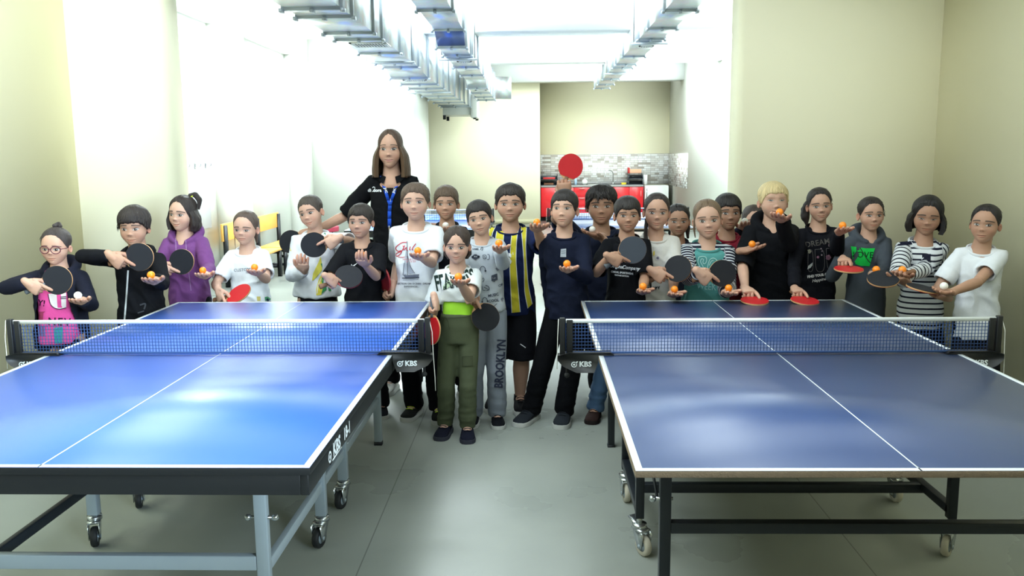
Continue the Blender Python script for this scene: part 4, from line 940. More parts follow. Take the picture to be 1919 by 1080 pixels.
def decals(items, BV, parent, origin, off=.0032, name='print'):
    """items in photo pixels, laid onto the garment's surface"""
    by = {}
    for it in items:
        k = it[0]
        if k == 'text':
            _, s, x, y, size, col = it[:6]; o = dict(it[6]) if len(it) > 6 else {}
            rot = math.radians(o.pop('rot', 0)); sx = o.pop('sx', 1)
            V, T = text_geo(s, size, **o); V = V[:, :2]*[sx, 1]; c, s_ = math.cos(rot), math.sin(rot); V = np.stack([x+V[:, 0]*c-V[:, 1]*s_, y-(V[:, 0]*s_+V[:, 1]*c)], -1)
        elif k == 'poly': V, T = poly2d(it[1]); col = it[2]
        elif k == 'line': V, T = line2d(it[1], it[2]); col = it[3]
        elif k == 'circ': V, T = circ2d(*it[1:5]); col = it[5]
        if not len(T): continue
        V, T = subdiv2d(V, T, 5); layer = sum(1 for q in items[:items.index(it)] if q[0] == 'poly' or q[0] == 'circ'); by.setdefault((col, min(layer, 3) if k != 'poly' or layer else 0), []).append((V, T))
    groups = []
    for (col, lay), L in by.items():
        cl = []
        for V, T in L:
            lo, hi = V.min(0), V.max(0); new = [[lo, hi, [(V, T)]]]
            for c_ in cl:
                gap = np.maximum(0, np.maximum(c_[0]-new[0][1], new[0][0]-c_[1])).max(); sz = max((c_[1]-c_[0]).max(), (new[0][1]-new[0][0]).max())
                if gap <= max(3, .2*sz): new[0] = [np.minimum(c_[0], new[0][0]), np.maximum(c_[1], new[0][1]), c_[2]+new[0][2]]
                else: new.append(c_)
            cl = new
        groups += [((col, lay), c_[2]) for c_ in cl]
    for (col, lay), L in groups:
        VV, TT, nn = [], [], 0
        for V, T in L:
            W = np.full((len(V), 3), np.nan)
            for i, (x, y) in enumerate(V):
                d = Vector(nrm(ray(x, y))); h = BV.ray_cast(Vector(CAMP), d)
                if h[0] is not None: W[i] = np.array(h[0])-np.array(d)*(off+lay*.0009)
            ok = ~np.isnan(W[T]).any((1, 2)); T = T[ok]
            if len(T):
                # drop triangles that jump over a fold
                e = np.linalg.norm(W[T[:, 0]]-W[T[:, 1]], axis=1)+np.linalg.norm(W[T[:, 1]]-W[T[:, 2]], axis=1); T = T[e < .16]
                W = np.nan_to_num(W); VV.append(W-origin); TT.append(T+nn); nn += len(W)
        if not nn: continue
        VV = np.concatenate(VV); TT = np.concatenate(TT)
        for T in pieces(VV, TT): build(Geo().add(VV[np.unique(T)], None, np.searchsorted(np.unique(T), T)), name, cloth(*col), parent, False)

def rot3(yaw, pitch, roll):
    """yaw turns the face toward image right (+), pitch nods down (+), roll tips the crown toward image right (+)"""
    Rz = np.array(Matrix.Rotation(math.radians(yaw), 3, 'Z')); Rx = np.array(Matrix.Rotation(math.radians(pitch), 3, 'X')); Ry = np.array(Matrix.Rotation(math.radians(roll), 3, 'Y'))
    return Ry @ Rz @ Rx
SKIN = {'fair': (.60, .37, .275), 'mid': (.53, .315, .225), 'olive': (.46, .265, .18), 'tan': (.40, .225, .15)}
PEOPLE = {}
def person(key, label, cx, top, chin, Y, yaw=0, tilt=0, nod=0, skin='mid', face={}, hairc=(40, 32, 28), hair=(), shirt=None, pants=None, shoes=None, arms={}, body={}, prints=(), feet=None, extras=()):
    sk = SKIN[skin] if isinstance(skin, str) else skin
    k = Y/FPX*1.0; dist = np.dot(atY(cx, (top+chin)/2, Y)-CAMP, CF); hh = (chin-top)*dist/FPX/max(.8, math.cos(math.radians(tilt)))*.985
    s = hh/.228; M = atY(cx, (top+chin)/2, Y); R = rot3(yaw, nod, tilt)
    HL = lambda p_: M+(np.asarray(p_, float)-np.array([0, -.05, .5]))@R.T*hh
    byaw = math.radians(body.get('yaw', yaw*.25)); bx = np.array([math.cos(byaw), math.sin(byaw), 0]); bf = np.array([math.sin(byaw), -math.cos(byaw), 0]); up = np.array([0, 0, 1.])
    chz = HL((0, -.2, 0))[2]; nb = body.get('nx'); R2 = rot3(yaw*.4, 0, tilt*.45)
    N = M+(np.array([0, .10, -.20])-np.array([0, -.05, .5]))@R2.T*hh
    if nb is not None: N = N*[0, 1, 1]+[atY(nb, chin, Y)[0], 0, 0]
    N[2] = min(chz-.034*s, N[2]+.035*s)+body.get('nz', 0)
    bw = body.get('w', 1.0); Ht = M[2]+hh*.5; legk = body.get('leg', .50)
    hz = legk*Ht; P = np.array([N[0]+body.get('dx', 0), N[1]+body.get('dy', .0), hz])
    shw = .103*s*bw; shz = N[2]-.045*s
    S = {'l': np.array([N[0], N[1], shz])-bx*shw, 'r': np.array([N[0], N[1], shz])+bx*shw}
    for q in 'lr': S[q][2] += body.get('sh_'+q, 0)
    l1, l2, hl = .178*Ht*body.get('arm', 1), .150*Ht*body.get('arm', 1), .148*s*body.get('hand', 1)
    org = np.array([P[0], P[1], 0]); tri = {}; B = Geo(); held = []
    # ---------------- arms
    AR = {}
    for q, sd in (('l', -1), ('r', 1)):
        a = arms.get(q, ('hang',)); kind = a[0]; o = a[-1] if isinstance(a[-1], dict) else {}
        right = q == 'l'
        hint = np.array(o.get('hint', (sd*.22, .5, -1.0) if kind == 'ball' else (sd*.55, .35, -1.0)), float)
        if kind == 'ball':
            px, py = a[1], a[2]; reach = (l1+l2+.55*hl)*o.get('ext', .9)
            r = nrm(ray(px, py)); 
            if 'Y' in o: Bc = atY(px, py, o['Y'])
            else:
                b = np.dot(S[q]-CAMP, r); c = np.dot(S[q]-CAMP, S[q]-CAMP)-reach**2; disc = b*b-c
                t_ = b-math.sqrt(disc) if disc > 0 else b
                Bc = CAMP+r*t_
            d = nrm(Bc-S[q]); f = nrm(np.array([d[0]*o.get('fx', .55), min(d[1], -.25)-.35, d[2]*.25+.05])); f = np.array(o.get('f', f), float); f = nrm(f)
            n = nrm(np.array(o.get('n', (0, -.18, 1.0)))); n = nrm(n-f*np.dot(n, f))
            palm = Bc-n*(.0205+.115*hl)-f*(.0); W = palm-f*.44*hl; pose = o.get('pose', 'ball')
            held.append(('ball', Bc, o))
        elif kind == 'bat':
            px, py = a[1], a[2]; by = o.get('Y', Y-o.get('fwd', .24)); C = atY(px, py, by); rb = o.get('r', .081)
            n_ = nrm(np.array(o.get('n', (0, -1, .1)), float)); an = math.radians(o.get('ang', 200))
            h = np.array(o['h'], float) if 'h' in o else CR*math.cos(an)-CD*math.sin(an); h = nrm(h-n_*np.dot(h, n_))
            gp = C+h*(rb+o.get('gd', .028)); f = np.array(o.get('f', -h*.62+np.array([0, 0, -1])*.62), float); f = nrm(f)
            n = np.array(o.get('pn', -n_), float); n = nrm(n-f*np.dot(n, f)); palm = gp-n*(.014+.10*hl); W = palm-f*o.get('pf', .34)*hl; pose = o.get('pose', 'grip')
            held.append(('bat', C, n_, h, o, rb))
        elif kind == 'hand':
            W = atY(a[1], a[2], o.get('Y', Y-.2)); f = nrm(o['f']); n = nrm(o['n']); n = nrm(n-f*np.dot(n, f)); pose = o.get('pose', 'relax')
        else:
            W = S[q]+bx*sd*.05*s+np.array([0, -.03, -(l1+l2)*.97]); f = nrm((sd*.05, -.12, -1)); n = nrm(bx*-sd*.9+np.array([0, .2, 0])); pose = 'relax'
        k_ = float(np.clip(np.linalg.norm(W-S[q])/((l1+l2)*.985), 1, 1.12)); W0 = W
        E, W = ik(S[q], W, l1*k_, l2*k_, hint)
        if held and kind in ('ball', 'bat'): held[-1] = (held[-1][0], held[-1][1]+(W-W0))+tuple(held[-1][2:])
        core, fin = hand_geo(W, f, n, hl, right, pose, sk)
        ag = Geo(); ms = body.get('armw', 1.0)
        ag.tube([S[q], S[q]*.6+E*.4, E*.92+S[q]*.08], np.array([.036, .034, .030])*s*ms, 14); ag.tube([E, E*.72+W*.28, E*.3+W*.7, W], np.array([.030, .0315, .025, .0205])*s*ms, 14)
        ag.tube([W-f*.02*s, W+f*.18*hl], [.0215*s*ms, .023*s*ms], 12)
        ag.join(core); V, Q, T = remesh(ag, .0034, 5)
        B.add(V, Q, T, np.array([*sk, 1.0])); B.join(fin); AR[q] = (S[q], E, W, f, n)
    # ---------------- head, neck, trunk, legs
    HG = head_geo(face, sk, hairc)
    nk = Geo(); nr = .048*s*body.get('neck', 1.0); ntop = HL((0, .06, .24)); nmid = (ntop*.45+N*.55)
    nk.tube([ntop, nmid, N+[0, -.0, -.0], N+[0, .0, -.06*s]], [nr*.98, nr*.97, nr*1.12, nr*1.5], 22)
    nk.tube([S['l']*.8+N*.2+[0, .0, -.008*s], N+[0, .008, -.030*s], S['r']*.8+N*.2+[0, 0, -.008*s]], [.026*s, .036*s, .026*s], 14)
    def trunk(k0, z0, z1, n=28, flare=0.0, neckhole=None, belly=0.0):
        rings = []; a = np.arange(n)*2*PI/n
        prof = [(0.0, .108, .084), (.12, .108, .086), (.3, .101, .083+belly), (.5, .103, .083+belly*.8), (.68, .109, .085), (.80, .112, .081), (.89, .106, .073), (.95, .086, .063), (1.0, .060, .053)]
        pt = [p_[0] for p_ in prof]
        for t in np.linspace(z0, z1, 20):
            w = np.interp(t, pt, [p_[1] for p_ in prof])*s*(bw*.75+.25)*k0; d = np.interp(t, pt, [p_[2] for p_ in prof])*s*(.5+.5*bw)*k0
            fl = 1+flare*sm(.5, 0, t); c = P*(1-t)+N*t; c = c+up*0
            ca, sa = np.cos(a), np.sin(a); q = 2.5; X = np.sign(ca)*np.abs(ca)**(2/q); Yv = np.sign(sa)*np.abs(sa)**(2/q)
            drop = -.030*s*sm(.86, 1.0, t)*(-np.minimum(Yv, 0)*-1+.0)
            pts = c+np.outer(X*w*fl, bx)-np.outer(Yv*d*fl, bf)
            # front of the neckline sits lower than the back
            fq = -Yv; pts[:, 2] += (-.020*fq-.016*np.maximum(fq, 0)**2)*s*sm(.84, 1.0, t)*(neckhole if neckhole is not None else 1)
            rings.append(pts)
        return rings
    nk.loft(trunk(.84, .02, .97)[::-1])
    lg = Geo(); ft = feet or {}; LEG = {}
    for q, sd in (('l', -1), ('r', 1)):
        hp = P+bx*sd*.058*s*bw+np.array([0, 0, -.01]); fx = ft.get(q)
        an = np.array([fx[0], fx[1]+.03, .075*s]) if fx is not None else np.array([hp[0]+sd*.02, P[1]+.02, .075*s])
        fd = nrm((*(fx[2:4] if fx is not None and len(fx) > 3 else (sd*.18, -1)), 0))
        L1 = .245*Ht; L2 = max(hp[2]-an[2]-L1, .2); kn, an2 = ik(hp, an, L1*1.02, L2*1.02, np.array([sd*.05, -1, 0])); LEG[q] = (hp, kn, an, fd)
        for A_, B_, ra, rb_ in ((hp, kn, .068, .047), (kn, kn*.65+an*.35, .043, .046), (kn*.65+an*.35, an, .046, .028)):
            lg.tube([A_, B_], [ra*s*bw**.5, rb_*s*bw**.5], 14)
        lg.tube([an, an+fd*.05*s-up*.03*s], [.03*s, .03*s], 12)
    lg.join(nk); V, Q, T = remesh(lg, .0068, 6)
    B.add(V, Q, T, np.array([*sk, 1.0]))
    HGw = Geo(); HGw.join(HG, None, lambda v: HL(v)); B.join(HGw)
    ob = build(B, 'person', M_skin, None, True, True, origin=org); tag(ob, label, 'person', body.get('group'))
    # ---------------- hair
    for hi, (nm, hg, hcol) in enumerate(hair):
        g = Geo(); g.join(hg, None, lambda v: HL(v)); build(g, nm, hair_mat(hcol) if isinstance(hcol, tuple) else hcol, ob, True, True, origin=org)
    # ---------------- garments
    def garment(name, o, arms_on=True):
        mt = o['mat']; th = o.get('fit', 1.04); z0 = o.get('hem', -.10); sl = o.get('sleeve', 'short'); g = Geo()
        g.loft(trunk(th, z0, .985, flare=o.get('flare', .03), belly=o.get('belly', 0.0), neckhole=o.get('neck', 1.0))[::1])
        if o.get('collarless') is None: pass
        for q, sd in (('l', -1), ('r', 1)):
            S_, E_, W_, f_, n_ = AR[q]; lw = o.get('lw', 1.0); r0 = .050*s*lw; s_ = s; s2 = s*.88
            ss = o.get('sl_'+q, sl)
            din = S_+bx*-sd*.05*s+up*.004
            if ss == 'long':
                we = o.get('cuff', .93); C_ = E_*(1-we)+W_*we
                g.tube([din, S_, S_*.5+E_*.5, E_], np.array([.048, .050, .047, .043])*s2*lw, 16); g.tube([E_, E_*.6+W_*.4, E_*.22+W_*.78], np.array([.043, .041, .037])*s2*lw, 16)
                d = nrm(W_-E_); A_ = E_*.3+W_*.7; a = np.arange(18)*2*PI/18; u = nrm(np.cross(d, up+.01)); v = np.cross(d, u)
                ri = lambda p_, r: [p_+r*s2*(math.cos(x)*u+math.sin(x)*v) for x in a]
                g.loft([ri(A_, .030*lw), ri(A_*.5+C_*.5, .038*lw), ri(C_-d*.02, .033*lw), ri(C_, .034*lw), ri(C_+d*.002, .028*lw), ri(C_-d*.03, .026*lw)])
            elif ss == 'short':
                d = nrm(E_-S_); L = l1*o.get('slen', .62); C_ = S_+d*L; a = np.arange(22)*2*PI/22; u = nrm(np.cross(d, up+.01)); v = np.cross(d, u)
                ri = lambda p_, r: [p_+r*s2*lw*(math.cos(x)*u+math.sin(x)*v) for x in a]
                g.tube([din, S_, S_+d*L*.3], np.array([.047, .049, .050])*s2*lw, 16)
                g.loft([ri(S_, .046), ri(S_+d*L*.5, .053), ri(C_, .058), ri(C_+d*.001, .047), ri(C_-d*.05*s, .045), ri(C_-d*.055*s, .02)])
        if o.get('hood'):
            c = N+np.array([0, .012, .0])*s; x = np.linspace(-2.75, 2.75, 27)
            pts = [c+bx*.088*s*math.sin(q)-bf*(.076*s*math.cos(q))*(1.0 if math.cos(q) > 0 else 1.05)+up*s*(.012+.034*math.cos(q)-.012*(abs(q)/2.75)**4) for q in x]
            g.tube(pts, [(.016+.022*max(0, math.cos(q*.62)))*s for q in x], 12, 'round')
            g.tube([c-bf*.06*s+up*.01*s, c-bf*.115*s-up*.03*s, c-bf*.105*s-up*.12*s], np.array([.05, .055, .03])*s, 14)
        V, Q, T = remesh(g, o.get('vox', .0068), 5)
        # pattern coordinates: across, along, part
        x = (V-N)@bx; z = V[:, 2]-N[2]; pat = np.stack([x, z, np.zeros(len(V))], -1); best = np.full(len(V), 9.)
        for q in 'lr':
            S_, E_, W_, f_, n_ = AR[q]
            if o.get('sl_'+q, sl) == 'none': continue
            t1, d1 = seg_t(V, S_, E_); t2, d2 = seg_t(V, E_, W_)
            on = (d1 < .064*s*o.get('lw', 1)) & (t1 > .04) & (np.abs(x) > shw*.8); on2 = (d2 < .06*s*o.get('lw', 1)) & (t2 > -.05) & ((sl == 'long') | (o.get('sl_'+q) == 'long'))
            pat[on] = np.stack([x[on]*0+(.5 if q == 'r' else -.5), -.05-t1[on]*l1, np.full(on.sum(), 1.)], -1)
            pat[on2] = np.stack([x[on2]*0+(.5 if q == 'r' else -.5), -.05-l1-t2[on2]*l2, np.full(on2.sum(), 2.)], -1)
        # folds
        Nn = vnormals(V, Q, T); amp = o.get('wr', 1.0)*.0085*s; tz = (V[:, 2]-P[2])/(N[2]-P[2])
        w = wnoise(V*[1, 1, .55], 17, sum(map(ord, key)), 3); ridge = 1-np.abs(wnoise(V+V[:, [2, 0, 1]]*.6, 13, sum(map(ord, key))+3, 2))*1.6
        arm = pat[:, 2] > 0; disp = amp*(.55*w+.75*ridge*sm(1.0, .5, tz)); disp = np.where(arm, np.maximum(disp*.8, -.0008*s), np.maximum(disp, -.005*s)); V = V+Nn*disp[:, None]
        if o.get('open'):
            wt, wb = o['open']; fy = (V-N)@bf; xx = (V-N)@bx-o.get('openx', 0)*s; cut = (np.abs(xx) < (wb+(wt-wb)*np.clip(tz, 0, 1.1))*s) & (Nn@bf > -.2) & (fy > (P-N)@bf*(1-tz)+.01*s) & (pat[:, 2] == 0) & (tz < 1.02)
            for q in 'lr':
                for A_, B_ in ((AR[q][0], AR[q][1]), (AR[q][1], AR[q][2])): cut &= seg_t(V, A_, B_)[1] > .072*s
            Q = Q[~cut[Q].any(1)]; T = T[~cut[T].any(1)]
            E_ = np.sort(np.concatenate([Q[:, [i, (i+1) % 4]] for i in range(4)]), 1); E_, c_ = np.unique(E_, axis=0, return_counts=True); bv = np.unique(E_[c_ == 1]); wv = (wb+(wt-wb)*np.clip(tz[bv], 0, 1.1))*s
            near = np.abs(np.abs(xx[bv])-wv) < .03*s; V[bv[near]] += bx*(np.sign(xx[bv])*wv-xx[bv])[near][:, None]
        gg = Geo(); gg.add(V, Q, T, None, pat); so = build(gg, name, mt, ob, True, True, origin=org)
        tor = (pat[:, 2] == 0)
        for q in 'lr':
            t1, d1 = seg_t(V, AR[q][0], AR[q][1]); tor |= (pat[:, 2] == 1) & (d1 < .07*s) & (t1 < .42)
        Fq = Q[tor[Q].all(1)]; BV = BVHTree.FromPolygons(V.tolist(), Fq.tolist())
        return so, BV, V
    sv = None; BVs = {}
    for o in (shirt if isinstance(shirt, (list, tuple)) else [shirt]):
        so, BV, V = garment(o['name'], o); BVs[o['name']] = (so, BV)
        if o.get('rib', True):
            # neckband
            rg = trunk(o.get('fit', 1.04), .0, .985, n=48, neckhole=o.get('neck', 1.0))[-1]; c = rg.mean(0); rg = c+(rg-c)*.98; a = np.vstack([rg, rg[:1]])
            build(Geo().tube(a, o.get('ribr', .0075)*s, 8, 'flat', flat=1.5), 'neckband', o.get('ribmat', o['mat']), so, True, True, origin=org)
        if o.get('zip'):
            pts = [(p_, q) for p_, q in o['zip']]; decals([('line', pts, 3.2, (200, 206, 208))], BV, so, org, .004, 'zip')
        if o.get('prints'): decals(o['prints'], BV, so, org)
    # ---------------- trousers
    pn = pants or {'mat': cloth(24, 25, 30)}; pg = Geo(); lk = pn.get('lw', 1.0)
    rr = trunk(pn.get('fit', 1.0), -.16, pn.get('waist', .16)); pg.loft(rr)
    for q in 'lr':
        hp, kn, an, fd = LEG[q]; hp = hp+up*.0
        if pn.get('kind') == 'shorts':
            e = kn*.88+hp*.12+(kn-hp)*.18; a = np.arange(20)*2*PI/20
            pg.loft([[hp+up*.02+.076*s*lk*np.array([math.cos(x), math.sin(x), 0]) for x in a], [hp*.5+e*.5+.084*s*lk*np.array([math.cos(x), math.sin(x), 0]) for x in a], [e+.09*s*lk*np.array([math.cos(x), math.sin(x), 0]) for x in a], [e+up*.002+.075*s*lk*np.array([math.cos(x), math.sin(x), 0]) for x in a], [e+up*.04+.07*s*lk*np.array([math.cos(x), math.sin(x), 0]) for x in a]])
        else:
            e = an+up*pn.get('cuffz', -.02)*s; m_ = kn*.5+an*.5
            pg.tube([hp+up*.03, hp*.5+kn*.5, kn, m_, e*.92+m_*.08, e], np.array([.068, .066, .059, .057, .055, pn.get('cuff', .052)])*s*lk, 18, 'flat')
    V, Q, T = remesh(pg, .0075, 5); Nn = vnormals(V, Q, T)
    ank = sm(.35*Ht, .08*Ht, V[:, 2]); V = V+Nn*(.0045*s*pn.get('wr', 1.0)*(wnoise(V*[1, 1, .5], 15, sum(map(ord, key))+9, 3)+ank*(1-np.abs(wnoise(V*[.5, .5, 2.2], 11, sum(map(ord, key))+4, 2))*1.5)))[:, None]
    g = Geo(); g.add(V, Q, T, None, np.stack([(V-P)@bx, V[:, 2], 0*V[:, 0]], -1)); po = build(g, 'shorts' if pn.get('kind') == 'shorts' else 'trousers', pn['mat'], ob, True, True, origin=org)
    if pn.get('prints'): decals(pn['prints'], BVHTree.FromPolygons(V.tolist(), Q.tolist()), po, org)
    # ---------------- shoes
    sh = shoes or {}; um = sh.get('mat', cloth(28, 30, 36)); sm_ = sh.get('sole', M_shoe_sole); kk = sh.get('k', 1.0)
    for q in 'lr':
        hp, kn, an, fd = LEG[q]; sd = np.array([-fd[1], fd[0], 0]); base = np.array([an[0], an[1], 0]); L = .205*s*kk
        rings = []; a = np.arange(20)*2*PI/20
        for t, w, h in ((-.27, .020, .050), (-.24, .030, .066), (-.12, .034, .078), (.06, .036, .082), (.24, .040, .070), (.42, .044, .056), (.58, .043, .046), (.69, .034, .038), (.74, .016, .028)):
            c = base+fd*t*L; rings.append([c+sd*w*s*kk*math.cos(x)*(1 if math.sin(x) < 0 else 1-.25*math.sin(x))+up*(s*kk*(.012+(h-.012)*(.5+.5*math.sin(x)) )) for x in a])
        g = Geo().loft(rings); g.tube([base+up*.055*s, an+up*.012*s], [.038*s, .036*s], 16, 'flat'); so = build(g, 'shoe', um, ob, True, origin=org)
        rings = []
        for t, w in ((-.285, .018), (-.25, .033), (-.1, .038), (.06, .038), (.24, .043), (.42, .048), (.6, .046), (.72, .034), (.765, .014)):
            c = base+fd*t*L; hgt = .022+.012*max(0, -t*2)+.004*max(0, t); rings.append([c+sd*w*s*kk*x+up*y*s*kk for x, y in ((-1, .001), (1, .001), (1.04, hgt*.5), (.98, hgt), (-.98, hgt), (-1.04, hgt*.5))])
        build(Geo().loft(rings), 'sole', sm_, so, True, origin=org, autosmooth=.9)
        lc = Geo()
        for t in (.10, .20, .30, .40):
            c = base+fd*t*L+up*(np.interp(t, [.06, .24, .42], [.083, .0715, .058]))*s*kk; lc.tube([c-sd*.020*s, c+up*.004*s, c+sd*.020*s], .0028*s, 6, 'round')
        build(lc, 'laces', sh.get('lace', cloth(190, 190, 190) if sh.get('wl') else um), so, True, origin=org)
    # ---------------- what the hands hold
    for h_ in held:
        if h_[0] == 'ball': pball(h_[1], h_[2].get('label', 'ball in the hand of '+label), h_[2].get('col', 'orange') == 'orange')
        else:
            _, C, n_, h, o, rb = h_; bat(C, n_, h, o.get('label', 'bat held by '+label), o.get('col', 'black'), o.get('back', 'red' if o.get('col', 'black') != 'red' else 'black'), rb, o.get('edge'), o.get('grip'))
    PEOPLE[key] = dict(ob=ob, HL=HL, hh=hh, s=s, N=N, P=P, S=S, AR=AR, BV=BVs, org=org, bx=bx, bf=bf, LEG=LEG)
    for ex in extras: ex(PEOPLE[key])
    return ob
M_shoe_sole = mat('grey_white_sole', srgb(196, 198, 194), .6)

# ------------------------------------------------------------------ people: hair styles
BOY = [(0, .69), (30, .685), (48, .61), (62, .50), (74, .40), (84, .44), (96, .50), (112, .36), (140, .22), (180, .16)]
GIRL = [(0, .80), (30, .785), (50, .68), (66, .54), (80, .44), (95, .44), (110, .36), (140, .22), (180, .18)]
LOW = [(0, .80), (25, .785), (42, .68), (58, .50), (72, .38), (90, .30), (110, .26), (140, .20), (180, .16)]
def hair_boy(f, seed, fr=0.0, t0=.05, col=(42, 35, 31), tufts=120, edge=.022, **k):
    return ('hair', hair_cap(f, [(d, z+fr*max(0, 1-d/62)) for d, z in BOY], t0, edge, seed, .006, tufts=tufts, tlen=k.pop('tlen', .07), tout=k.pop('tout', .22), **k), col)
def hair_girl(f, seed, fr=0.0, t0=.035, col=(48, 38, 34), prof=GIRL, part=None, tufts=14, **k):
    return ('hair', hair_cap(f, [(d, z+fr*max(0, 1-d/62)) for d, z in prof], t0, .006, seed, .004, .10, part=part, tufts=tufts, tlen=.09, tout=.35, **k), col)
def swoosh(x, y, k=1.0): return ('poly', [(x-6.2*k, y+.3*k), (x-5.2*k, y-2.2*k), (x-4.6*k, y-.2*k), (x-3*k, y+.9*k), (x+6.5*k, y-4.2*k), (x-2.2*k, y+3.6*k), (x-4.6*k, y+3.4*k)], (236, 238, 240))
WHITE = (222, 227, 232)
def rel(pts, ox, oy, k): return [(ox+p_[0]/k, oy+p_[1]/k) for p_ in pts]
BLK = cloth(20, 21, 25); NAVY = cloth(22, 26, 42); TEEW = cloth(226, 231, 236); TROU = cloth(22, 23, 28)

# 1 girl in glasses
f = dict(w=1.04, cheek=1.12, smile=.02, eye=.425, browt=.013)
def glasses(p_):
    HL, hh = p_['HL'], p_['hh']; gg = Geo(); le = Geo()
    for s_ in (-1, 1):
        c = np.array([s_*.142, -.345, .425]); a = np.linspace(0, 2*PI, 29)
        pts = [HL(c+np.array([.118*math.cos(x)*(1+.06*math.sin(x)), .035*abs(math.cos(x)*.5+.5*s_*math.cos(x)) if False else .03*(s_*math.cos(x)+1)*.6, .095*math.sin(x)])) for x in a]
        gg.tube(pts, .010*hh, 8, 'flat'); gg.tube([HL((s_*.26, -.31, .45)), HL((s_*.315, -.2, .455)), HL((s_*.33, .03, .45)), HL((s_*.32, .08, .40))], .009*hh, 8)
    gg.tube([HL((-.03, -.36, .45)), HL((0, -.368, .455)), HL((.03, -.36, .45))], .008*hh, 8)
    build(gg, 'eyeglasses', mat('burgundy_frame', srgb(92, 30, 52), .3), p_['ob'], True, origin=p_['org'])
def scrunchie(pt, r, rr, mt):
    def fn(p_):
        a = np.linspace(0, 2*PI, 25); HL, hh = p_['HL'], p_['hh']; pts = [HL(np.array(pt)+np.array([r*math.cos(x), r*math.sin(x)*.6, r*.7*math.sin(x)])) for x in a]
        build(Geo().tube(pts, rr*hh, 8, 'flat'), 'hair_tie', mt, p_['ob'], True, origin=p_['org'])
    return fn
M_pink = mat('pink_velvet', srgb(222, 150, 190), .8)
person('g1', 'girl in round burgundy glasses, dark jacket open over a pink HEY! shirt', 103, 424, 497, 4.72, yaw=4, nod=2, tilt=2, skin='mid', face=f, hairc=(56, 48, 46),
  hair=[hair_girl(f, 11, 0, .03, (56, 48, 46)), ('hair_bun', Geo().join(hair_tube([(-.06, .12, 1.0), (.02, .2, 1.03), (.08, .15, .99)], [.05, .07, .05], 4)), (56, 48, 46))],
  shirt=[dict(name='shirt', mat=cloth(226, 84, 158), sleeve='none', fit=1.04, hem=-.12, belly=.02, wr=.5, prints=[('text', 'HEY!', 68, 567, 16, (52, 26, 44), dict(rot=-9, bold=.25)), ('text', 'NEV', 111, 604, 20, (52, 26, 44), dict(rot=-2, bold=.4, spacing=1.25)),
      ('poly', [(90, 551), (124, 549), (124, 577), (112, 580), (102, 578), (94, 571)], (238, 232, 236)), ('line', [(90, 551), (94, 571), (102, 578), (112, 580), (124, 577)], 1.4, (70, 30, 60)), ('poly', [(106, 550), (114, 550), (115, 573), (117, 577), (108, 577)], (226, 84, 158)), ('line', [(113, 557), (124, 556)], 1.5, (60, 30, 60)), ('line', [(113, 560), (124, 559)], 1.5, (60, 30, 60)),
      ('poly', [(61, 585), (85, 584), (81, 587), (80, 606), (64, 606), (64, 587)], (160, 60, 96)), ('poly', [(102, 614), (117, 613), (117, 644), (102, 644)], (60, 150, 150)), ('poly', [(68, 611), (84, 611), (84, 630), (66, 630)], (130, 90, 140))]),
      dict(name='jacket', mat=cloth(30, 32, 44), sleeve='long', fit=1.2, hem=-.2, belly=.02, open=(.062, .128), openx=.0, lw=1.14, hood=True, rib=False)],
  arms={'l': ('bat', 107, 525.5, dict(ang=200, n=(.05, -1, .08), fwd=.21, hint=(-1, -.15, -.25), grip=M_gripgrey, label='black bat held by the girl in glasses and pink shirt')), 'r': ('ball', 146, 554, dict(ext=.84, col='white', label='white ball in the hand of the girl in glasses and pink shirt'))},
  body=dict(w=1.18, dx=-.02), extras=[glasses, scrunchie((.0, .16, .985), .07, .022, M_pink)])

# 2 bowl-cut boy
f = dict(smile=.15, w=.98)
person('b2', 'boy with a bowl cut in a zipped black jacket', 250, 386, 463, 4.9, yaw=5, nod=3, skin='olive', face=f, hairc=(38, 30, 27),
  hair=[('hair', hair_cap(f, [(0, .605), (38, .60), (58, .54), (75, .47), (95, .42), (112, .36), (140, .22), (180, .16)], .085, .05, 21, .010, .10, tufts=150, tlen=.10, tout=.12), (38, 30, 27))],
  shirt=dict(name='jacket', mat=cloth(21, 22, 26), sleeve='long', fit=1.1, hem=-.16, lw=1.08, zip=[(240, 507), (237, 555), (233, 603)], ribr=.02,
     prints=[('line', [(196, 577), (206, 571), (207, 583), (199, 592)], 3, (62, 64, 70)), ('line', [(199, 592), (206, 589), (210, 585)], 2.4, (62, 64, 70)), ('line', [(196, 598), (204, 595)], 2.2, (62, 64, 70)), ('line', [(262, 572), (274, 568), (270, 580)], 3, (62, 64, 70)), ('line', [(258, 587), (270, 583)], 2.4, (62, 64, 70))]),
  arms={'l': ('bat', 261, 482, dict(ang=192, n=(-.05, -1, .05), fwd=.22, hint=(-1, -.1, .05), label='black bat held by the boy with the bowl cut')), 'r': ('ball', 283, 515.5, dict(ext=.90, label='orange ball in the hand of the boy with the bowl cut'))}, body=dict(w=1.06))

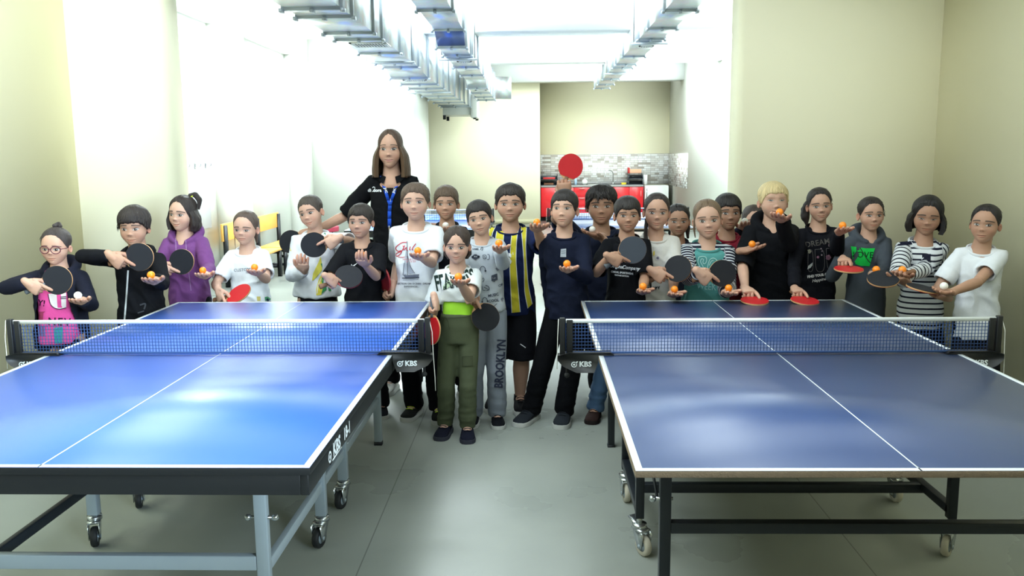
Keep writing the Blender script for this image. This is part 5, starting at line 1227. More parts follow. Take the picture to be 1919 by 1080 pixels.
# 3 girl in purple hoodie
f = dict(smile=.5, w=.98, eye=.45)
person('g3', 'girl with a dark bob in a purple hoodie', 340, 364, 434, 5.45, yaw=-14, tilt=3, skin='fair', face=f, hairc=(44, 36, 34),
  hair=[hair_girl(f, 31, .0, .04, (44, 36, 34), LOW, part=.0), ('hair_lock', hair_curtain(f, 64, .66, .02, .41, .44, .05, .12, .09, 32, .02, .16, a1=54), (44, 36, 34)), ('ponytail', hair_tube([(.10, .2, .97), (.22, .26, 1.0), (.34, .28, .86), (.36, .22, .62)], [.05, .075, .08, .03], 33), (44, 36, 34))],
  shirt=dict(name='hoodie', mat=cloth(112, 66, 122), sleeve='long', cuff=.70, fit=1.12, hem=-.14, hood=True, lw=1.14, rib=False, prints=[('line', [(329, 446), (330, 470), (330, 500)], 1.3, (150, 120, 160)), ('line', [(348, 450), (350, 480), (358, 545)], 1.3, (150, 120, 160))]),
  arms={'l': ('bat', 340, 491, dict(ang=208, n=(-.1, -1, .1), fwd=.26, label='black bat held by the girl in the purple hoodie')), 'r': ('ball', 380, 507, dict(ext=.90, label='orange ball in the hand of the girl in the purple hoodie'))}, body=dict(dx=.01),
  extras=[scrunchie((.13, .2, .97), .06, .018, mat('lime_tie', srgb(190, 200, 60), .8))])

# 4 girl in white T-shirt, red bat
f = dict(smile=-.05, w=1.0, open=.75, eye=.42, ear=1.1, earout=.5)
person('g4', 'girl with brown hair tied back in a white T-shirt, red bat low over the table', 459, 392.5, 459.5, 5.42, yaw=-4, tilt=2, skin='fair', face=f, hairc=(84, 70, 62),
  hair=[hair_girl(f, 41, .0, .03, (84, 70, 62)), ('hair_lock', hair_tube([(-.31, -.02, .42), (-.30, -.06, .2), (-.29, -.08, .0), (-.27, -.08, -.14)], [.012, .012, .01, .004], 42), (84, 70, 62)), ('ponytail', hair_tube([(.05, .36, .6), (.12, .42, .35), (.2, .3, .05)], [.07, .09, .03], 43), (84, 70, 62))],
  shirt=dict(name='t_shirt', mat=TEEW, sleeve='short', slen=.8, fit=1.14, hem=-.2, lw=1.1, prints=[('text', 'CUSTOMS', 455, 506, 7.5, (120, 124, 132), dict(rot=4, bold=.1)), ('text', 'NY', 464, 511, 5, (120, 124, 132), dict(rot=4)), ('poly', [(481, 556), (488, 556), (488, 564), (482, 564)], (205, 190, 110)), ('poly', [(496, 557), (502, 556), (510, 562), (497, 564)], (90, 170, 120)), ('circ', 502, 562, 0, 3, (60, 90, 110))]),
  arms={'r': ('ball', 477, 501, dict(ext=.86, label='orange ball in the hand of the white-shirted girl with the low red bat')), 'l': ('bat', 447, 551, dict(h=(-.72, .35, -.42), n=(-.35, -.55, .8), Y=5.1, f=(.35, -.45, -.8), pn=(.55, .2, -.4), gd=.02, hint=(-.8, .5, -.6), col='red', back='black', label='red bat tilted low over the bright blue table'))})

# 5 boy in white and yellow
f = dict(smile=.35, w=.98, ear=1.1)
person('b5', 'boy in a white top with yellow and green splashes, head tipped', 581, 364, 429, 5.6, yaw=-14, tilt=-13, skin='fair', face=f, hairc=(70, 62, 56),
  hair=[hair_boy(f, 51, .03, .028, (70, 62, 56), 40, .010)],
  shirt=dict(name='tracksuit_top', mat=cloth(226, 231, 238), sleeve='long', sl_r='short', slen=.9, fit=1.16, hem=.02, flare=.16, lw=1.2, prints=[('poly', rel([(590, 425), (560, 500), (470, 690), (455, 800), (480, 790), (560, 700), (610, 640), (612, 560)], 530, 430, 8.31), (222, 214, 92)), ('poly', rel([(615, 670), (560, 780), (520, 930), (520, 1030), (600, 1020), (640, 930), (612, 850)], 530, 430, 8.31), (226, 212, 80)),
      ('poly', rel([(620, 680), (640, 730), (630, 830), (680, 860), (680, 940), (600, 1010), (625, 900), (600, 800)], 530, 430, 8.31), (64, 140, 88)), ('poly', rel([(590, 535), (612, 530), (612, 600)], 530, 430, 8.31), (64, 140, 88)), ('poly', rel([(640, 60), (660, 50), (670, 90)], 530, 430, 8.31), (64, 140, 88)), ('poly', rel([(700, 880), (740, 880), (755, 960), (715, 960)], 530, 430, 8.31), (64, 140, 88)), ('line', rel([(600, 760), (545, 880), (535, 1000)], 530, 430, 8.31), 1.2, (236, 238, 240)),
      ('poly', rel([(90, 150), (75, 230), (85, 420), (110, 425), (150, 380), (110, 280)], 530, 430, 8.31), (228, 220, 100))]),
  arms={'l': ('ball', 568.6, 488, dict(pose='cup', ext=.62, fx=.2, n=(.1, -.3, 1), f=(.1, -.8, .55), hint=(-.6, .3, -1), label='orange ball mostly hidden in the fingers of the boy with yellow splashes')), 'r': ('bat', 589, 459, dict(ang=8, n=(.1, -1, .05), fwd=.34, f=(-.85, -.15, -.5), pf=.3, hint=(1, .55, -.25), grip=M_gripgrey, label='black bat pointed at by the boy in white and yellow'))}, body=dict(w=1.1, dx=-.005))

# 6 boy in black T-shirt with a white tick
f = dict(smile=-.02, w=1.0, ear=1.1)
person('b6', 'boy in a black T-shirt with a small white tick on the chest', 675, 380, 447.5, 5.18, yaw=-8, skin='mid', face=f, hairc=(42, 36, 34), hair=[hair_boy(f, 61, -.045, .045)],
  shirt=dict(name='t_shirt', mat=cloth(22, 23, 27), sleeve='short', slen=.95, fit=1.1, hem=-.2, lw=1.15, prints=[swoosh(664, 497, 1.0)]),
  arms={'r': ('ball', 679, 478.5, dict(pose='cup', ext=.80, f=(-.1, -.85, .35), n=(0, -.35, 1), label='orange ball in the fist of the boy with the white tick')), 'l': ('bat', 653, 519, dict(ang=212, n=(.25, -.72, .62), fwd=.24, edge=M_redtape, label='black bat with red edge tape held by the boy with the white tick'))}, body=dict(w=1.08))

# teacher
f = dict(smile=.12, w=.86, jaw=.95, cheek=.95, eye=.475, mouth=.205, nose=1.1, browt=.012, lip=(.50, .20, .19))
def lanyard(p_):
    so, BV = p_['BV']['polo_shirt']; Mb = cloth(32, 78, 190, name='ribbon')
    g = Geo()
    def ribbon(pts, w):
        P3 = []
        for x, y in pts:
            d = Vector(nrm(ray(x, y))); h = BV.ray_cast(Vector(CAMP), d)
            P3.append(np.array(h[0])-np.array(d)*.006 if h[0] is not None else atY(x, y, 5.66))
        for a, b in zip(P3, P3[1:]): g.bar(a, b, w, .0025, (0, -1, 0)) if False else g.loft([[q+np.array([e*w/2, dy, 0]) for e, dy in ((-1, 0), (1, 0), (1, -.003), (-1, -.003))] for q in (a, b)])
    ribbon([(715, 330), (718, 345), (723, 360), (728, 376), (731, 385)], .021); ribbon([(748, 330), (744, 345), (739, 360), (733, 376), (731, 385)], .021); ribbon([(731, 383), (730, 396), (730, 410), (730, 426)], .024)
    lo = build(g, 'lanyard', Mb, p_['ob'], False, origin=p_['org'])
    decals([('text', 'JHC', 723, 357, 6, (220, 226, 236), dict(rot=-70, bold=.2)), ('text', 'JHC', 739, 357, 6, (220, 226, 236), dict(rot=70, bold=.2)), ('text', 'J', 732, 375, 6, (220, 226, 236), {})], BV, lo, p_['org'], .0105)
    h = Geo(); c = np.array(p_['BV']['polo_shirt'][1].ray_cast(Vector(CAMP), Vector(nrm(ray(730, 427))))[0]) if BV.ray_cast(Vector(CAMP), Vector(nrm(ray(730, 427))))[0] is not None else atY(730, 427, 5.6)
    h.tube([c+[0, -.01, .01], c+[0, -.012, -.03]], .005, 8); build(h, 'lanyard_clip', M_chrome, lo, True, origin=p_['org'])
def earrings(p_):
    for s_ in (-1, 1):
        c = np.array([s_*.275, -.03, .285]); a = np.linspace(0, 2*PI, 17); pts = [p_['HL'](c+np.array([0.0, .03*math.cos(x), .035*math.sin(x)])) for x in a]
        build(Geo().tube(pts, .0018, 6, 'flat'), 'earring', mat('gold', srgb(210, 180, 110), .25, 1), p_['ob'], True, origin=p_['org'])
def collar(key, mt, w=.03):
    def fn(p_):
        N, s, bx, bf = p_['N'], p_['s'], p_['bx'], p_['bf']; up = np.array([0, 0, 1.])
        for s_ in (-1, 1):
            R = []
            for x in np.linspace(0, PI*.86, 12):
                r = .060*s; top = N+bx*s_*r*math.sin(PI-x)*1.02+(-bf)*r*.9*math.cos(PI-x)*-1*-1+up*s*(.030-.040*(x/PI)**1.0)
                top = N+bx*s_*r*1.05*math.sin(x)-bf*r*.95*math.cos(x)+up*s*(.032-.052*(x/PI))
                bot = N+bx*s_*(r*1.5)*math.sin(x)-bf*r*1.35*math.cos(x)+up*s*(.004-.052*(x/PI)-(.03 if x > 2.3 else 0)*(x-2.3))
                R.append([top, bot, bot+up*.003+(-bf)*0, top+(bot-top)*.02-nrm(top-N)*.006])
            build(Geo().loft(R), 'collar', mt, p_['BV'][key][0], True, origin=p_['org'], autosmooth=.8)
    return fn
person('teacher', 'woman with a brown shoulder-length bob in a black polo shirt with a blue lanyard', 731, 240, 316, 5.78, yaw=0, skin='mid', face=f, hairc=(74, 56, 44),
  hair=[hair_girl(f, 71, .02, .045, (74, 56, 44), [(0, .83), (22, .80), (38, .68), (50, .5), (64, .36), (90, .3), (140, .2), (180, .16)], part=-.03, tufts=0), ('hair_lock', hair_curtain(f, 52, .72, -.21, .40, .43, .05, .26, .10, 72, .0, .06, a1=37), (84, 64, 46))],
  shirt=dict(name='polo_shirt', mat=cloth(20, 21, 24), sleeve='short', slen=.95, neck=2.0, fit=1.06, hem=-.12, lw=1.12, rib=False, prints=[('text', 'diadora', 702, 357, 8.5, (214, 218, 222), dict(bold=.35)), ('line', [(698, 352), (700, 350), (703, 352)], 1.2, (214, 218, 222)), ('line', [(713, 330), (715, 338)], 2.5, (214, 218, 222)), ('line', [(750, 330), (748, 338)], 2.5, (214, 218, 222))]),
  arms={'l': ('bat', 546, 453, dict(ang=22, n=(0, -1, .1), Y=5.78, f=(-.9, -.1, -.4), hint=(-.5, .6, -.8), label='black bat behind the shoulder of the boy in white and yellow')), 'r': ('hand', 843, 425, dict(Y=5.98, f=(1, .1, -.3), n=(0, .3, -1)))},
  pants=dict(mat=cloth(18, 19, 23)), shoes=dict(mat=cloth(206, 206, 202), wl=True), body=dict(w=1.06, arm=.98), feet={'l': (-1.0, 5.74), 'r': (-.84, 5.72)}, extras=[lanyard, earrings, collar('polo_shirt', cloth(20, 21, 24))])

# 7 boy in the sailing T-shirt
f = dict(smile=.15, w=1.06, cheek=1.12, eye=.465, nose=1.0)
S7 = lambda L: rel(L, 710, 430, 6.354)
sail = [('line', S7([(330, 155), (275, 155), (210, 200), (195, 235), (230, 265), (270, 250), (265, 285), (220, 325), (195, 310), (215, 280), (270, 265), (300, 215), (285, 195)]), 1.5, (196, 52, 66)), ('line', S7([(310, 190), (285, 235), (300, 250), (330, 205), (325, 250), (345, 250)]), 1.4, (196, 52, 66)), ('line', S7([(375, 205), (362, 245), (378, 245)]), 1.4, (196, 52, 66)), ('line', S7([(440, 170), (405, 215), (392, 245), (408, 245)]), 1.5, (196, 52, 66)), ('line', S7([(228, 330), (280, 335), (335, 322)]), 1.0, (196, 52, 66)),
  ('text', 'MARINE CLUB', 769, 486.5, 5.0, (205, 110, 120), dict(spacing=.9)), ('text', 'SAIL & SEA', 770, 490.5, 4.0, (205, 110, 120), {}),
  ('line', S7([(335, 140), (340, 330), (342, 545)]), .9, (60, 64, 78)), ('poly', S7([(335, 160), (332, 530), (290, 545), (305, 360)]), (176, 182, 192)), ('poly', S7([(345, 330), (360, 420), (420, 520), (350, 530)]), (150, 156, 168)), ('line', S7([(345, 320), (375, 450), (430, 525)]), .8, (60, 64, 78)), ('line', S7([(300, 400), (285, 545)]), .8, (60, 64, 78)), ('poly', S7([(290, 545), (480, 535), (470, 570), (310, 575)]), (110, 116, 130)), ('line', S7([(275, 580), (380, 585), (480, 572)]), 1.6, (60, 64, 78)), ('line', S7([(285, 605), (390, 600), (470, 595)]), .8, (130, 136, 148)),
  ('text', 'DIRECTION ON OCEAN - DREAM', 773, 532, 4.6, (70, 74, 88), dict(bold=.12)), ('text', 'EXPERIENCES...', 771, 537.5, 4.2, (70, 74, 88), dict(bold=.1))]
person('b7', 'boy in a white T-shirt with a red Sail script and a sailing boat', 778, 340, 414, 5.18, yaw=0, nod=-3, skin='fair', face=f, hairc=(86, 70, 58), hair=[hair_boy(f, 81, .03, .045, (86, 70, 58), 130, .014, tout=.3)],
  shirt=dict(name='t_shirt', mat=TEEW, sleeve='short', slen=.78, fit=1.1, hem=-.2, lw=1.14, belly=.008, prints=sail),
  arms={'r': ('ball', 783, 470, dict(ext=.86, label='orange ball in the hand of the boy in the sailing T-shirt')), 'l': ('bat', 719, 523, dict(h=(.35, .25, -.55), n=(-.78, -.60, -.15), fwd=.02, f=(-.1, -.35, -.9), pn=(-.8, -.2, .1), pose='fist', gd=.02, pf=.42, hint=(-.1, .6, -1), col='maroon', edge=M_redtape, label='red bat seen nearly edge-on, held low by the boy in the sailing T-shirt'))},
  pants=dict(mat=cloth(20, 21, 26)), shoes=dict(mat=cloth(30, 32, 30), lace=cloth(190, 220, 60), k=1.0), feet={'l': (-.76, 5.17, -.25, -1), 'r': (-.60, 5.11, .1, -1)}, body=dict(w=1.16))

# 8 boy behind, dark polo
f = dict(smile=.2, w=.97, eye=.455, ear=1.15, earout=.55)
person('b8', 'brown-haired boy in a dark polo shirt standing behind the others with a white ball', 836, 346, 413, 5.72, yaw=0, skin='mid', face=f, hairc=(92, 76, 62), hair=[hair_boy(f, 91, -.02, .05, (92, 76, 62), 130, .02, tout=.25)],
  shirt=dict(name='polo_shirt', mat=cloth(24, 26, 32), sleeve='short', fit=1.06, hem=-.2), arms={'l': ('ball', 835, 422.5, dict(ext=.62, hint=(-.8, .2, -.8), col='white', label='white ball in the hand of the boy in the dark polo shirt'))}, extras=[collar('polo_shirt', cloth(24, 26, 32))], feet={'l': (-.64, 5.72), 'r': (-.5, 5.72)})

# 9 girl in green cargo trousers
f = dict(smile=.3, w=.98, eye=.43, open=1.05)
fear = [('text', 'FEARLESS', 852, 526, 40, (38, 52, 48), dict(rot=11, bold=1.2, sx=.46, spacing=.98)), ('text', 'STAR', 846, 538, 5.5, (110, 116, 120), dict(rot=10)), ('poly', rel([(820, 700), (735, 725), (790, 640), (860, 600), (880, 650)], 710, 430, 6.354), (176, 200, 170))]
def cargo(p_):
    for pts in ([(817, 672), (824, 670), (827, 692), (818, 688)], [(865, 670), (886, 669), (887, 686), (865, 687)]): pass
person('g9', 'girl in a cropped white shirt, lime belt top and olive cargo trousers', 856, 422, 495, 4.78, yaw=0, skin='fair', face=f, hairc=(58, 46, 40),
  hair=[hair_girl(f, 101, -.02, .05, (58, 46, 40), [(0, .80), (18, .76), (36, .60), (50, .50), (64, .44), (80, .46), (100, .44), (120, .3), (180, .18)], part=.0), ('hair_lock', hair_curtain(f, 112, .5, .10, .38, .41, .05, .03, .08, 102, 0, .2), (58, 46, 40))],
  shirt=[dict(name='undershirt', mat=cloth(176, 240, 70), sleeve='none', fit=.96, hem=.18, rib=False, wr=.4), dict(name='t_shirt', mat=cloth(214, 220, 222), sleeve='short', slen=.72, fit=1.12, hem=.50, flare=.10, lw=1.18, prints=fear)],
  arms={'r': ('ball', 859, 519, dict(ext=.86, label='orange ball in the hand of the girl in olive cargo trousers')), 'l': ('bat', 810, 618, dict(h=(.12, .28, 1.0), n=(-.74, -.62, .12), Y=4.62, f=(.25, -.15, -1), pn=(-.8, .1, .1), pose='fist', pf=.42, hint=(-.25, .6, -1), col='red', grip=M_gripgrey, label='red bat hanging beside the olive cargo trousers'))},
  pants=dict(mat=cloth(84, 92, 70), lw=.95, fit=1.07, waist=.30, cuff=.058, cuffz=-.01, prints=[('poly', [(866, 669), (886, 668), (887, 686), (866, 687)], (74, 81, 61)), ('line', [(866, 669), (886, 668)], 1.2, (60, 66, 50)), ('line', [(866, 669), (866, 687)], 1, (60, 66, 50)), ('line', [(866, 687), (887, 686)], 1, (60, 66, 50)), ('poly', [(817, 671), (823, 670), (825, 688), (818, 686)], (74, 81, 61)), ('line', [(818, 595), (850, 597), (881, 593)], 1.0, (66, 72, 54)), ('line', [(833, 594), (829, 604), (831, 611)], 1.4, (70, 78, 58)), ('line', [(833, 594), (840, 602), (842, 618)], 1.4, (70, 78, 58))]),
  shoes=dict(mat=cloth(30, 32, 46), sole=cloth(60, 62, 74)), feet={'l': (-.525, 4.80, -.18, -1), 'r': (-.395, 4.75, .08, -1)}, body=dict(w=.98))

# 10 boy in the doodle sweatshirt
f = dict(smile=.1, w=.99, ear=1.05)
D10 = lambda L: rel(L, 860, 420, 6.0); dk = (66, 72, 86)
dood = [('circ', *D10([(185, 370)])[0], 0, 5.2, dk), ('circ', *D10([(155, 372)])[0], 0, 2.4, dk), ('circ', *D10([(222, 368)])[0], 0, 2.4, dk), ('poly', D10([(170, 385), (205, 385), (190, 405)]), dk), ('circ', *D10([(178, 366)])[0], 0, 1.3, (200, 206, 214)), ('circ', *D10([(197, 366)])[0], 0, 1.3, (200, 206, 214)),
  ('line', D10([(236, 530), (240, 490), (268, 472), (295, 490), (300, 530)]), 1.2, dk), ('circ', *D10([(237, 530)])[0], 0, 1.8, dk), ('circ', *D10([(299, 528)])[0], 0, 1.8, dk), ('line', D10([(262, 880), (268, 840), (290, 822), (315, 840), (322, 870)]), 1.2, dk), ('circ', *D10([(262, 876)])[0], 0, 1.6, dk), ('circ', *D10([(322, 868)])[0], 0, 1.6, dk),
  ('poly', D10([(365, 580), (430, 556), (436, 625), (405, 640), (400, 655), (390, 642), (366, 640)]), dk), ('line', D10([(378, 600), (420, 588)]), .8, (200, 206, 214)), ('line', D10([(378, 615), (422, 603)]), .8, (200, 206, 214)),
  ('text', 'MUSIC', *D10([(388, 800)])[0], 7.0, dk, dict(rot=10, bold=.2)), ('text', 'COOL', *D10([(392, 862)])[0], 7.0, dk, dict(rot=8, bold=.2)), ('text', 'GAME', *D10([(185, 280)])[0], 4.5, dk, dict(bold=.1)), ('text', 'Off', *D10([(470, 690)])[0], 6.5, dk, dict(rot=24, bold=.1)),
  ('line', D10([(268, 350), (272, 395), (310, 390), (306, 345), (268, 350)]), 1.0, dk), ('line', D10([(280, 360), (300, 385)]), .8, dk), ('line', D10([(320, 340), (345, 345), (340, 400), (318, 400)]), 1.0, dk), ('line', D10([(262, 700), (268, 750), (300, 745)]), 1.0, dk), ('line', D10([(300, 690), (335, 700), (345, 740), (310, 750)]), 1.2, dk), ('line', D10([(280, 710), (330, 735)]), 1.0, dk),
  ('poly', D10([(410, 500), (435, 482), (458, 515), (432, 530)]), (120, 126, 140)), ('poly', D10([(470, 845), (490, 825), (510, 850), (490, 868)]), (120, 126, 140)), ('line', D10([(240, 290), (262, 250), (272, 275), (258, 300)]), 1.0, dk), ('line', D10([(250, 640), (275, 600), (285, 625), (268, 655)]), 1.0, dk), ('line', D10([(395, 925), (430, 895)]), 1.0, dk), ('circ', *D10([(205, 715)])[0], 0, 4.4, dk), ('poly', D10([(470, 410), (496, 405), (496, 450), (474, 452)]), dk)]
person('b10', 'boy in a pale grey doodle sweatshirt and grey sweatpants', 898, 374, 441, 5.02, yaw=-4, tilt=-10, skin='fair', face=f, hairc=(34, 29, 28), hair=[hair_boy(f, 111, -.02, .05, (34, 29, 28), 90, .03, tout=.12)],
  shirt=dict(name='sweatshirt', mat=cloth(186, 194, 204), sleeve='long', cuff=.86, fit=1.1, hem=.05, lw=1.12, prints=dood),
  arms={'r': ('ball', 935, 456, dict(ext=.90, label='orange ball in the hand of the boy in the doodle sweatshirt')), 'l': ('bat', 909.5, 594, dict(h=(-.62, .15, .72), n=(.1, -1, .05), Y=4.74, f=(.35, -.2, -.9), pn=(.1, .7, -.3), pose='grip', pf=.5, hint=(-.6, .3, -1), label='black bat in front of the grey sweatpants'))},
  pants=dict(mat=cloth(136, 144, 156), lw=1.06, prints=[('text', 'BROOKLYN', 938, 682, 22, (52, 58, 78), dict(rot=86, bold=.7, sx=.78))]), shoes=dict(mat=cloth(24, 25, 30)), feet={'l': (-.375, 5.02, -.1, -1), 'r': (-.235, 5.0, .12, -1)}, body=dict(w=1.05, dx=.02))

# 11 boy in the yellow and navy striped football shirt
f = dict(smile=-.05, w=1.08, cheek=1.2, eye=.45, ear=1.05)
F11 = lambda L: rel(L, 860, 420, 6.0); ye = (206, 194, 56); wh = (206, 212, 216)
def band(L, R):
    """yellow stripe with white piping"""
    return [('poly', F11(L+R[::-1]), ye), ('line', F11(L), 1.2, wh), ('line', F11(R), 1.2, wh)]
fb = band([(625, 10), (590, 120), (570, 400), (575, 600), (595, 1000)], [(690, -10), (650, 130), (640, 400), (655, 600), (690, 990)])+band([(695, 0), (720, 260), (735, 500), (735, 760), (775, 950)], [(760, 40), (750, 260), (765, 500), (780, 700), (825, 900)])+band([(425, 80), (410, 160), (400, 400), (420, 980)], [(510, 80), (500, 160), (490, 400), (510, 980)])+band([(345, -30), (340, 100), (300, 400), (310, 960)], [(440, -20), (365, 110), (345, 400), (350, 960)])
fb += [('text', 'S', *F11([(552, 400)])[0], 27, (222, 226, 230), dict(bold=1.6)), ('text', '5', *F11([(608, 335)])[0], 6, (222, 226, 230), {})]
person('b11', 'sturdy boy in a navy football shirt with yellow stripes and black shorts', 956, 342, 417, 5.34, yaw=0, nod=-2, skin='mid', face=f, hairc=(44, 37, 34), hair=[hair_boy(f, 121, -.02, .055, (44, 37, 34), 120, .025, tout=.15)],
  shirt=dict(name='football_shirt', mat=cloth(26, 36, 72), sleeve='short', slen=.85, fit=1.08, hem=-.24, lw=1.14, belly=.02, prints=fb),
  arms={'r': ('ball', 1006, 416.5, dict(ext=.88, hint=(.5, .3, -1), label='orange ball in the hand of the boy in the striped football shirt'))},
  pants=dict(mat=cloth(20, 21, 26), kind='shorts', prints=[('line', [(975, 645), (981, 649), (985, 652)], 1.6, (210, 214, 218))]), shoes=dict(mat=cloth(24, 25, 28), k=1.05), feet={'l': (-.27, 5.36, -.05, -1), 'r': (-.10, 5.30, .1, -1)}, body=dict(w=1.2))

# 12 boy in plain navy top
f = dict(smile=-.22, w=.97, eye=.485, mouth=.20, ear=1.2, earout=.5)
person('b12', 'tall dark-haired boy in a plain navy long-sleeved top and black trousers', 1057, 353, 427, 5.02, yaw=-15, nod=-4, skin='fair', face=f, hairc=(38, 33, 32), hair=[hair_boy(f, 131, -.01, .05, (38, 33, 32), 90, .022, tout=.12)],
  shirt=dict(name='long_sleeved_top', mat=cloth(25, 30, 48), sleeve='long', fit=1.1, hem=-.14, lw=1.08, prints=[('poly', [(1051, 467), (1061, 466), (1061, 482), (1050, 482)], (176, 184, 194)), ('line', [(1052, 471), (1060, 470)], .8, (90, 96, 106)), ('line', [(1052, 475), (1060, 474)], .8, (90, 96, 106)), ('circ', 1043, 459, 0, 1.1, (44, 50, 70)), ('circ', 1043, 448, 0, 1.1, (44, 50, 70))]),
  arms={'r': ('ball', 1062.5, 494.5, dict(ext=.74, hint=(.6, .4, -1), label='orange ball in the hand of the tall boy in plain navy')), 'l': ('hand', 1034, 592, dict(Y=5.22, f=(.5, .3, -.8), n=(0, 1, .2), hint=(-.2, 1, -.3)))}, pants=dict(mat=cloth(17, 18, 22), lw=1.06), shoes=dict(mat=cloth(40, 44, 50), k=1.12), feet={'l': (-.03, 5.06, -.55, -1), 'r': (.175, 5.03, -.2, -1)}, body=dict(w=1.04, dx=.02))

# 13 boy behind with the raised red bat
f = dict(smile=.15, w=1.04, eye=.46, browt=.02)
person('b13', 'curly-haired boy in a dark navy T-shirt raising a red bat above his head', 1127, 345, 422, 5.62, yaw=-4, skin='tan', face=f, hairc=(32, 27, 26), hair=[('hair', hair_cap(f, [(d, z-.04*max(0, 1-d/62)) for d, z in BOY], .07, .035, 141, .02, .25, tufts=260, tlen=.10, tout=.35), (32, 27, 26))],
  shirt=dict(name='t_shirt', mat=cloth(28, 33, 50), sleeve='short', slen=.9, fit=1.12, hem=-.2, lw=1.1, prints=[('text', 'TAKE', 1122, 498, 9, (62, 76, 60), dict(bold=.6)), ('text', 'GAME', 1122, 510, 9, (62, 76, 60), dict(bold=.6))]),
  arms={'l': ('bat', 1069, 313, dict(ang=250, n=(.12, -1, .12), Y=5.42, f=(-.1, -.15, 1), pn=(.1, .8, .0), pose='fist', pf=.46, hint=(-1, .3, -.3), col='red', label='red bat raised high above the heads')), 'r': ('ball', 1110, 430, dict(ext=.56, fx=.1, f=(-.75, -.55, .12), hint=(.9, .1, -.7), col='white', label='white ball in the hand of the boy raising the red bat'))}, pants=dict(mat=cloth(18, 19, 23)), feet={'l': (.42, 5.58), 'r': (.60, 5.6)}, body=dict(w=1.15))

# 14 boy in black Original Company shirt
f = dict(smile=-.05, w=1.0, eye=.455, ear=1.1)
person('b14', 'boy in a black T-shirt with white script lettering and blue jeans', 1176, 366, 436, 5.14, yaw=0, skin='olive', face=f, hairc=(38, 33, 32), hair=[hair_boy(f, 151, -.075, .052, (38, 33, 32), 110, .025, tout=.12)],
  shirt=dict(name='t_shirt', mat=cloth(20, 21, 25), sleeve='short', slen=.95, fit=1.1, hem=-.2, lw=1.12, prints=[('text', 'Original', 1155, 499.5, 9.5, (206, 210, 216), dict(rot=-6, bold=.15, shear=.3, sx=.85)), ('text', 'Company', 1182, 502.5, 9.5, (206, 210, 216), dict(rot=-6, bold=.2, shear=.3, sx=.9)), ('text', 'CASUAL SPORTSWEAR', 1166, 511.5, 5.0, (206, 210, 216), dict(rot=-6, bold=.2, sx=.82)), ('text', 'VINTAGE EDITION', 1165, 517, 3.8, (206, 210, 216), dict(rot=-6, bold=.15, sx=.85))]),
  arms={'l': ('bat', 1184.5, 469, dict(ang=212, n=(.0, -1, .12), fwd=.26, col='grey', hint=(-.55, .3, -1), grip=M_gripgrey, label='slate grey bat held by the boy in the script T-shirt')), 'r': ('ball', 1205, 537, dict(ext=.88, label='orange ball in the hand of the boy in the script T-shirt'))}, pants=dict(mat=cloth(70, 96, 128)), shoes=dict(mat=cloth(52, 38, 36), sole=cloth(40, 34, 34)), feet={'l': (.365, 5.1, -.25, -1), 'r': (.60, 5.18)}, body=dict(w=1.06))

# 15 girl in cream shirt
f = dict(smile=.2, w=.97, eye=.455)
person('g15', 'girl with a long braid in a cream T-shirt with a round pin', 1231, 359, 432, 5.26, yaw=-4, tilt=2, skin='mid', face=f, hairc=(46, 38, 36), hair=[hair_girl(f, 161, .02, .03, (46, 38, 36)), ('braid', hair_tube([(-.24, .12, .25), (-.27, -.02, -.05), (-.24, -.24, -.45), (-.16, -.34, -.9), (-.08, -.36, -1.45)], [.05, .055, .06, .055, .025], 162, lump=.2), (46, 38, 36))],
  shirt=dict(name='t_shirt', mat=cloth(206, 204, 200), sleeve='short', slen=1.0, fit=1.12, hem=-.2, lw=1.12, prints=[('circ', 1232.5, 484, 0, 4.2, (226, 226, 232)), ('circ', 1232.5, 484, 1.3, 2.1, (110, 110, 150)), ('poly', [(1224, 472), (1227, 470), (1227, 478), (1224, 480)], (214, 196, 90)), ('text', 'HAPPY', 1224, 541, 7, (40, 40, 44), dict(rot=6, bold=.4, spacing=1.3))]),
  arms={'l': ('bat', 1270, 504, dict(ang=197, n=(-.45, -.85, .25), fwd=.3, hint=(-.25, .5, -1), label='black bat held by the girl in the cream T-shirt')), 'r': ('ball', 1264, 542.5, dict(ext=.88, label='orange ball in the hand of the girl in the cream T-shirt'))}, body=dict(w=1.0))

# 16 girl half hidden behind
f = dict(smile=.15, w=.98, eye=.45)
person('g16', 'dark-haired girl half hidden between the cream T-shirt and the teal sweatshirt', 1271, 380, 444, 5.72, yaw=-4, skin='tan', face=f, hairc=(34, 29, 28), hair=[hair_girl(f, 171, -.03, .04, (34, 29, 28), part=-.1), ('ponytail', hair_tube([(.1, .36, .6), (.3, .3, .3), (.32, .2, -.05)], [.08, .1, .04], 172), (34, 29, 28))], shirt=dict(name='jacket', mat=cloth(34, 36, 46), sleeve='long', fit=1.1, hem=-.2))

# 17 girl in teal
f = dict(smile=-.02, w=1.0, eye=.455, open=1.08)
tl = [('line', rel([(330, 350), (380, 335), (440, 345), (455, 395), (435, 450), (400, 455), (390, 420), (410, 385), (370, 370), (350, 420), (395, 490), (415, 580)], 1270, 440, 8.31), 1.1, (176, 214, 212)), ('line', rel([(330, 350), (308, 420), (340, 490), (365, 580)], 1270, 440, 8.31), 1.1, (176, 214, 212)), ('line', rel([(455, 590), (470, 470), (500, 380), (560, 360), (610, 390), (615, 450)], 1270, 440, 8.31), 1.1, (176, 214, 212)), ('line', rel([(490, 480), (520, 410), (560, 400)], 1270, 440, 8.31), 1.0, (176, 214, 212)),
  ('text', 'WEEK', 1324, 538, 17, (150, 196, 194), dict(rot=-4, sx=.8, bold=.0)), ('text', 'WEEK', 1324, 538, 17, (82, 146, 146), dict(rot=-4, sx=.8, bold=-.75))]
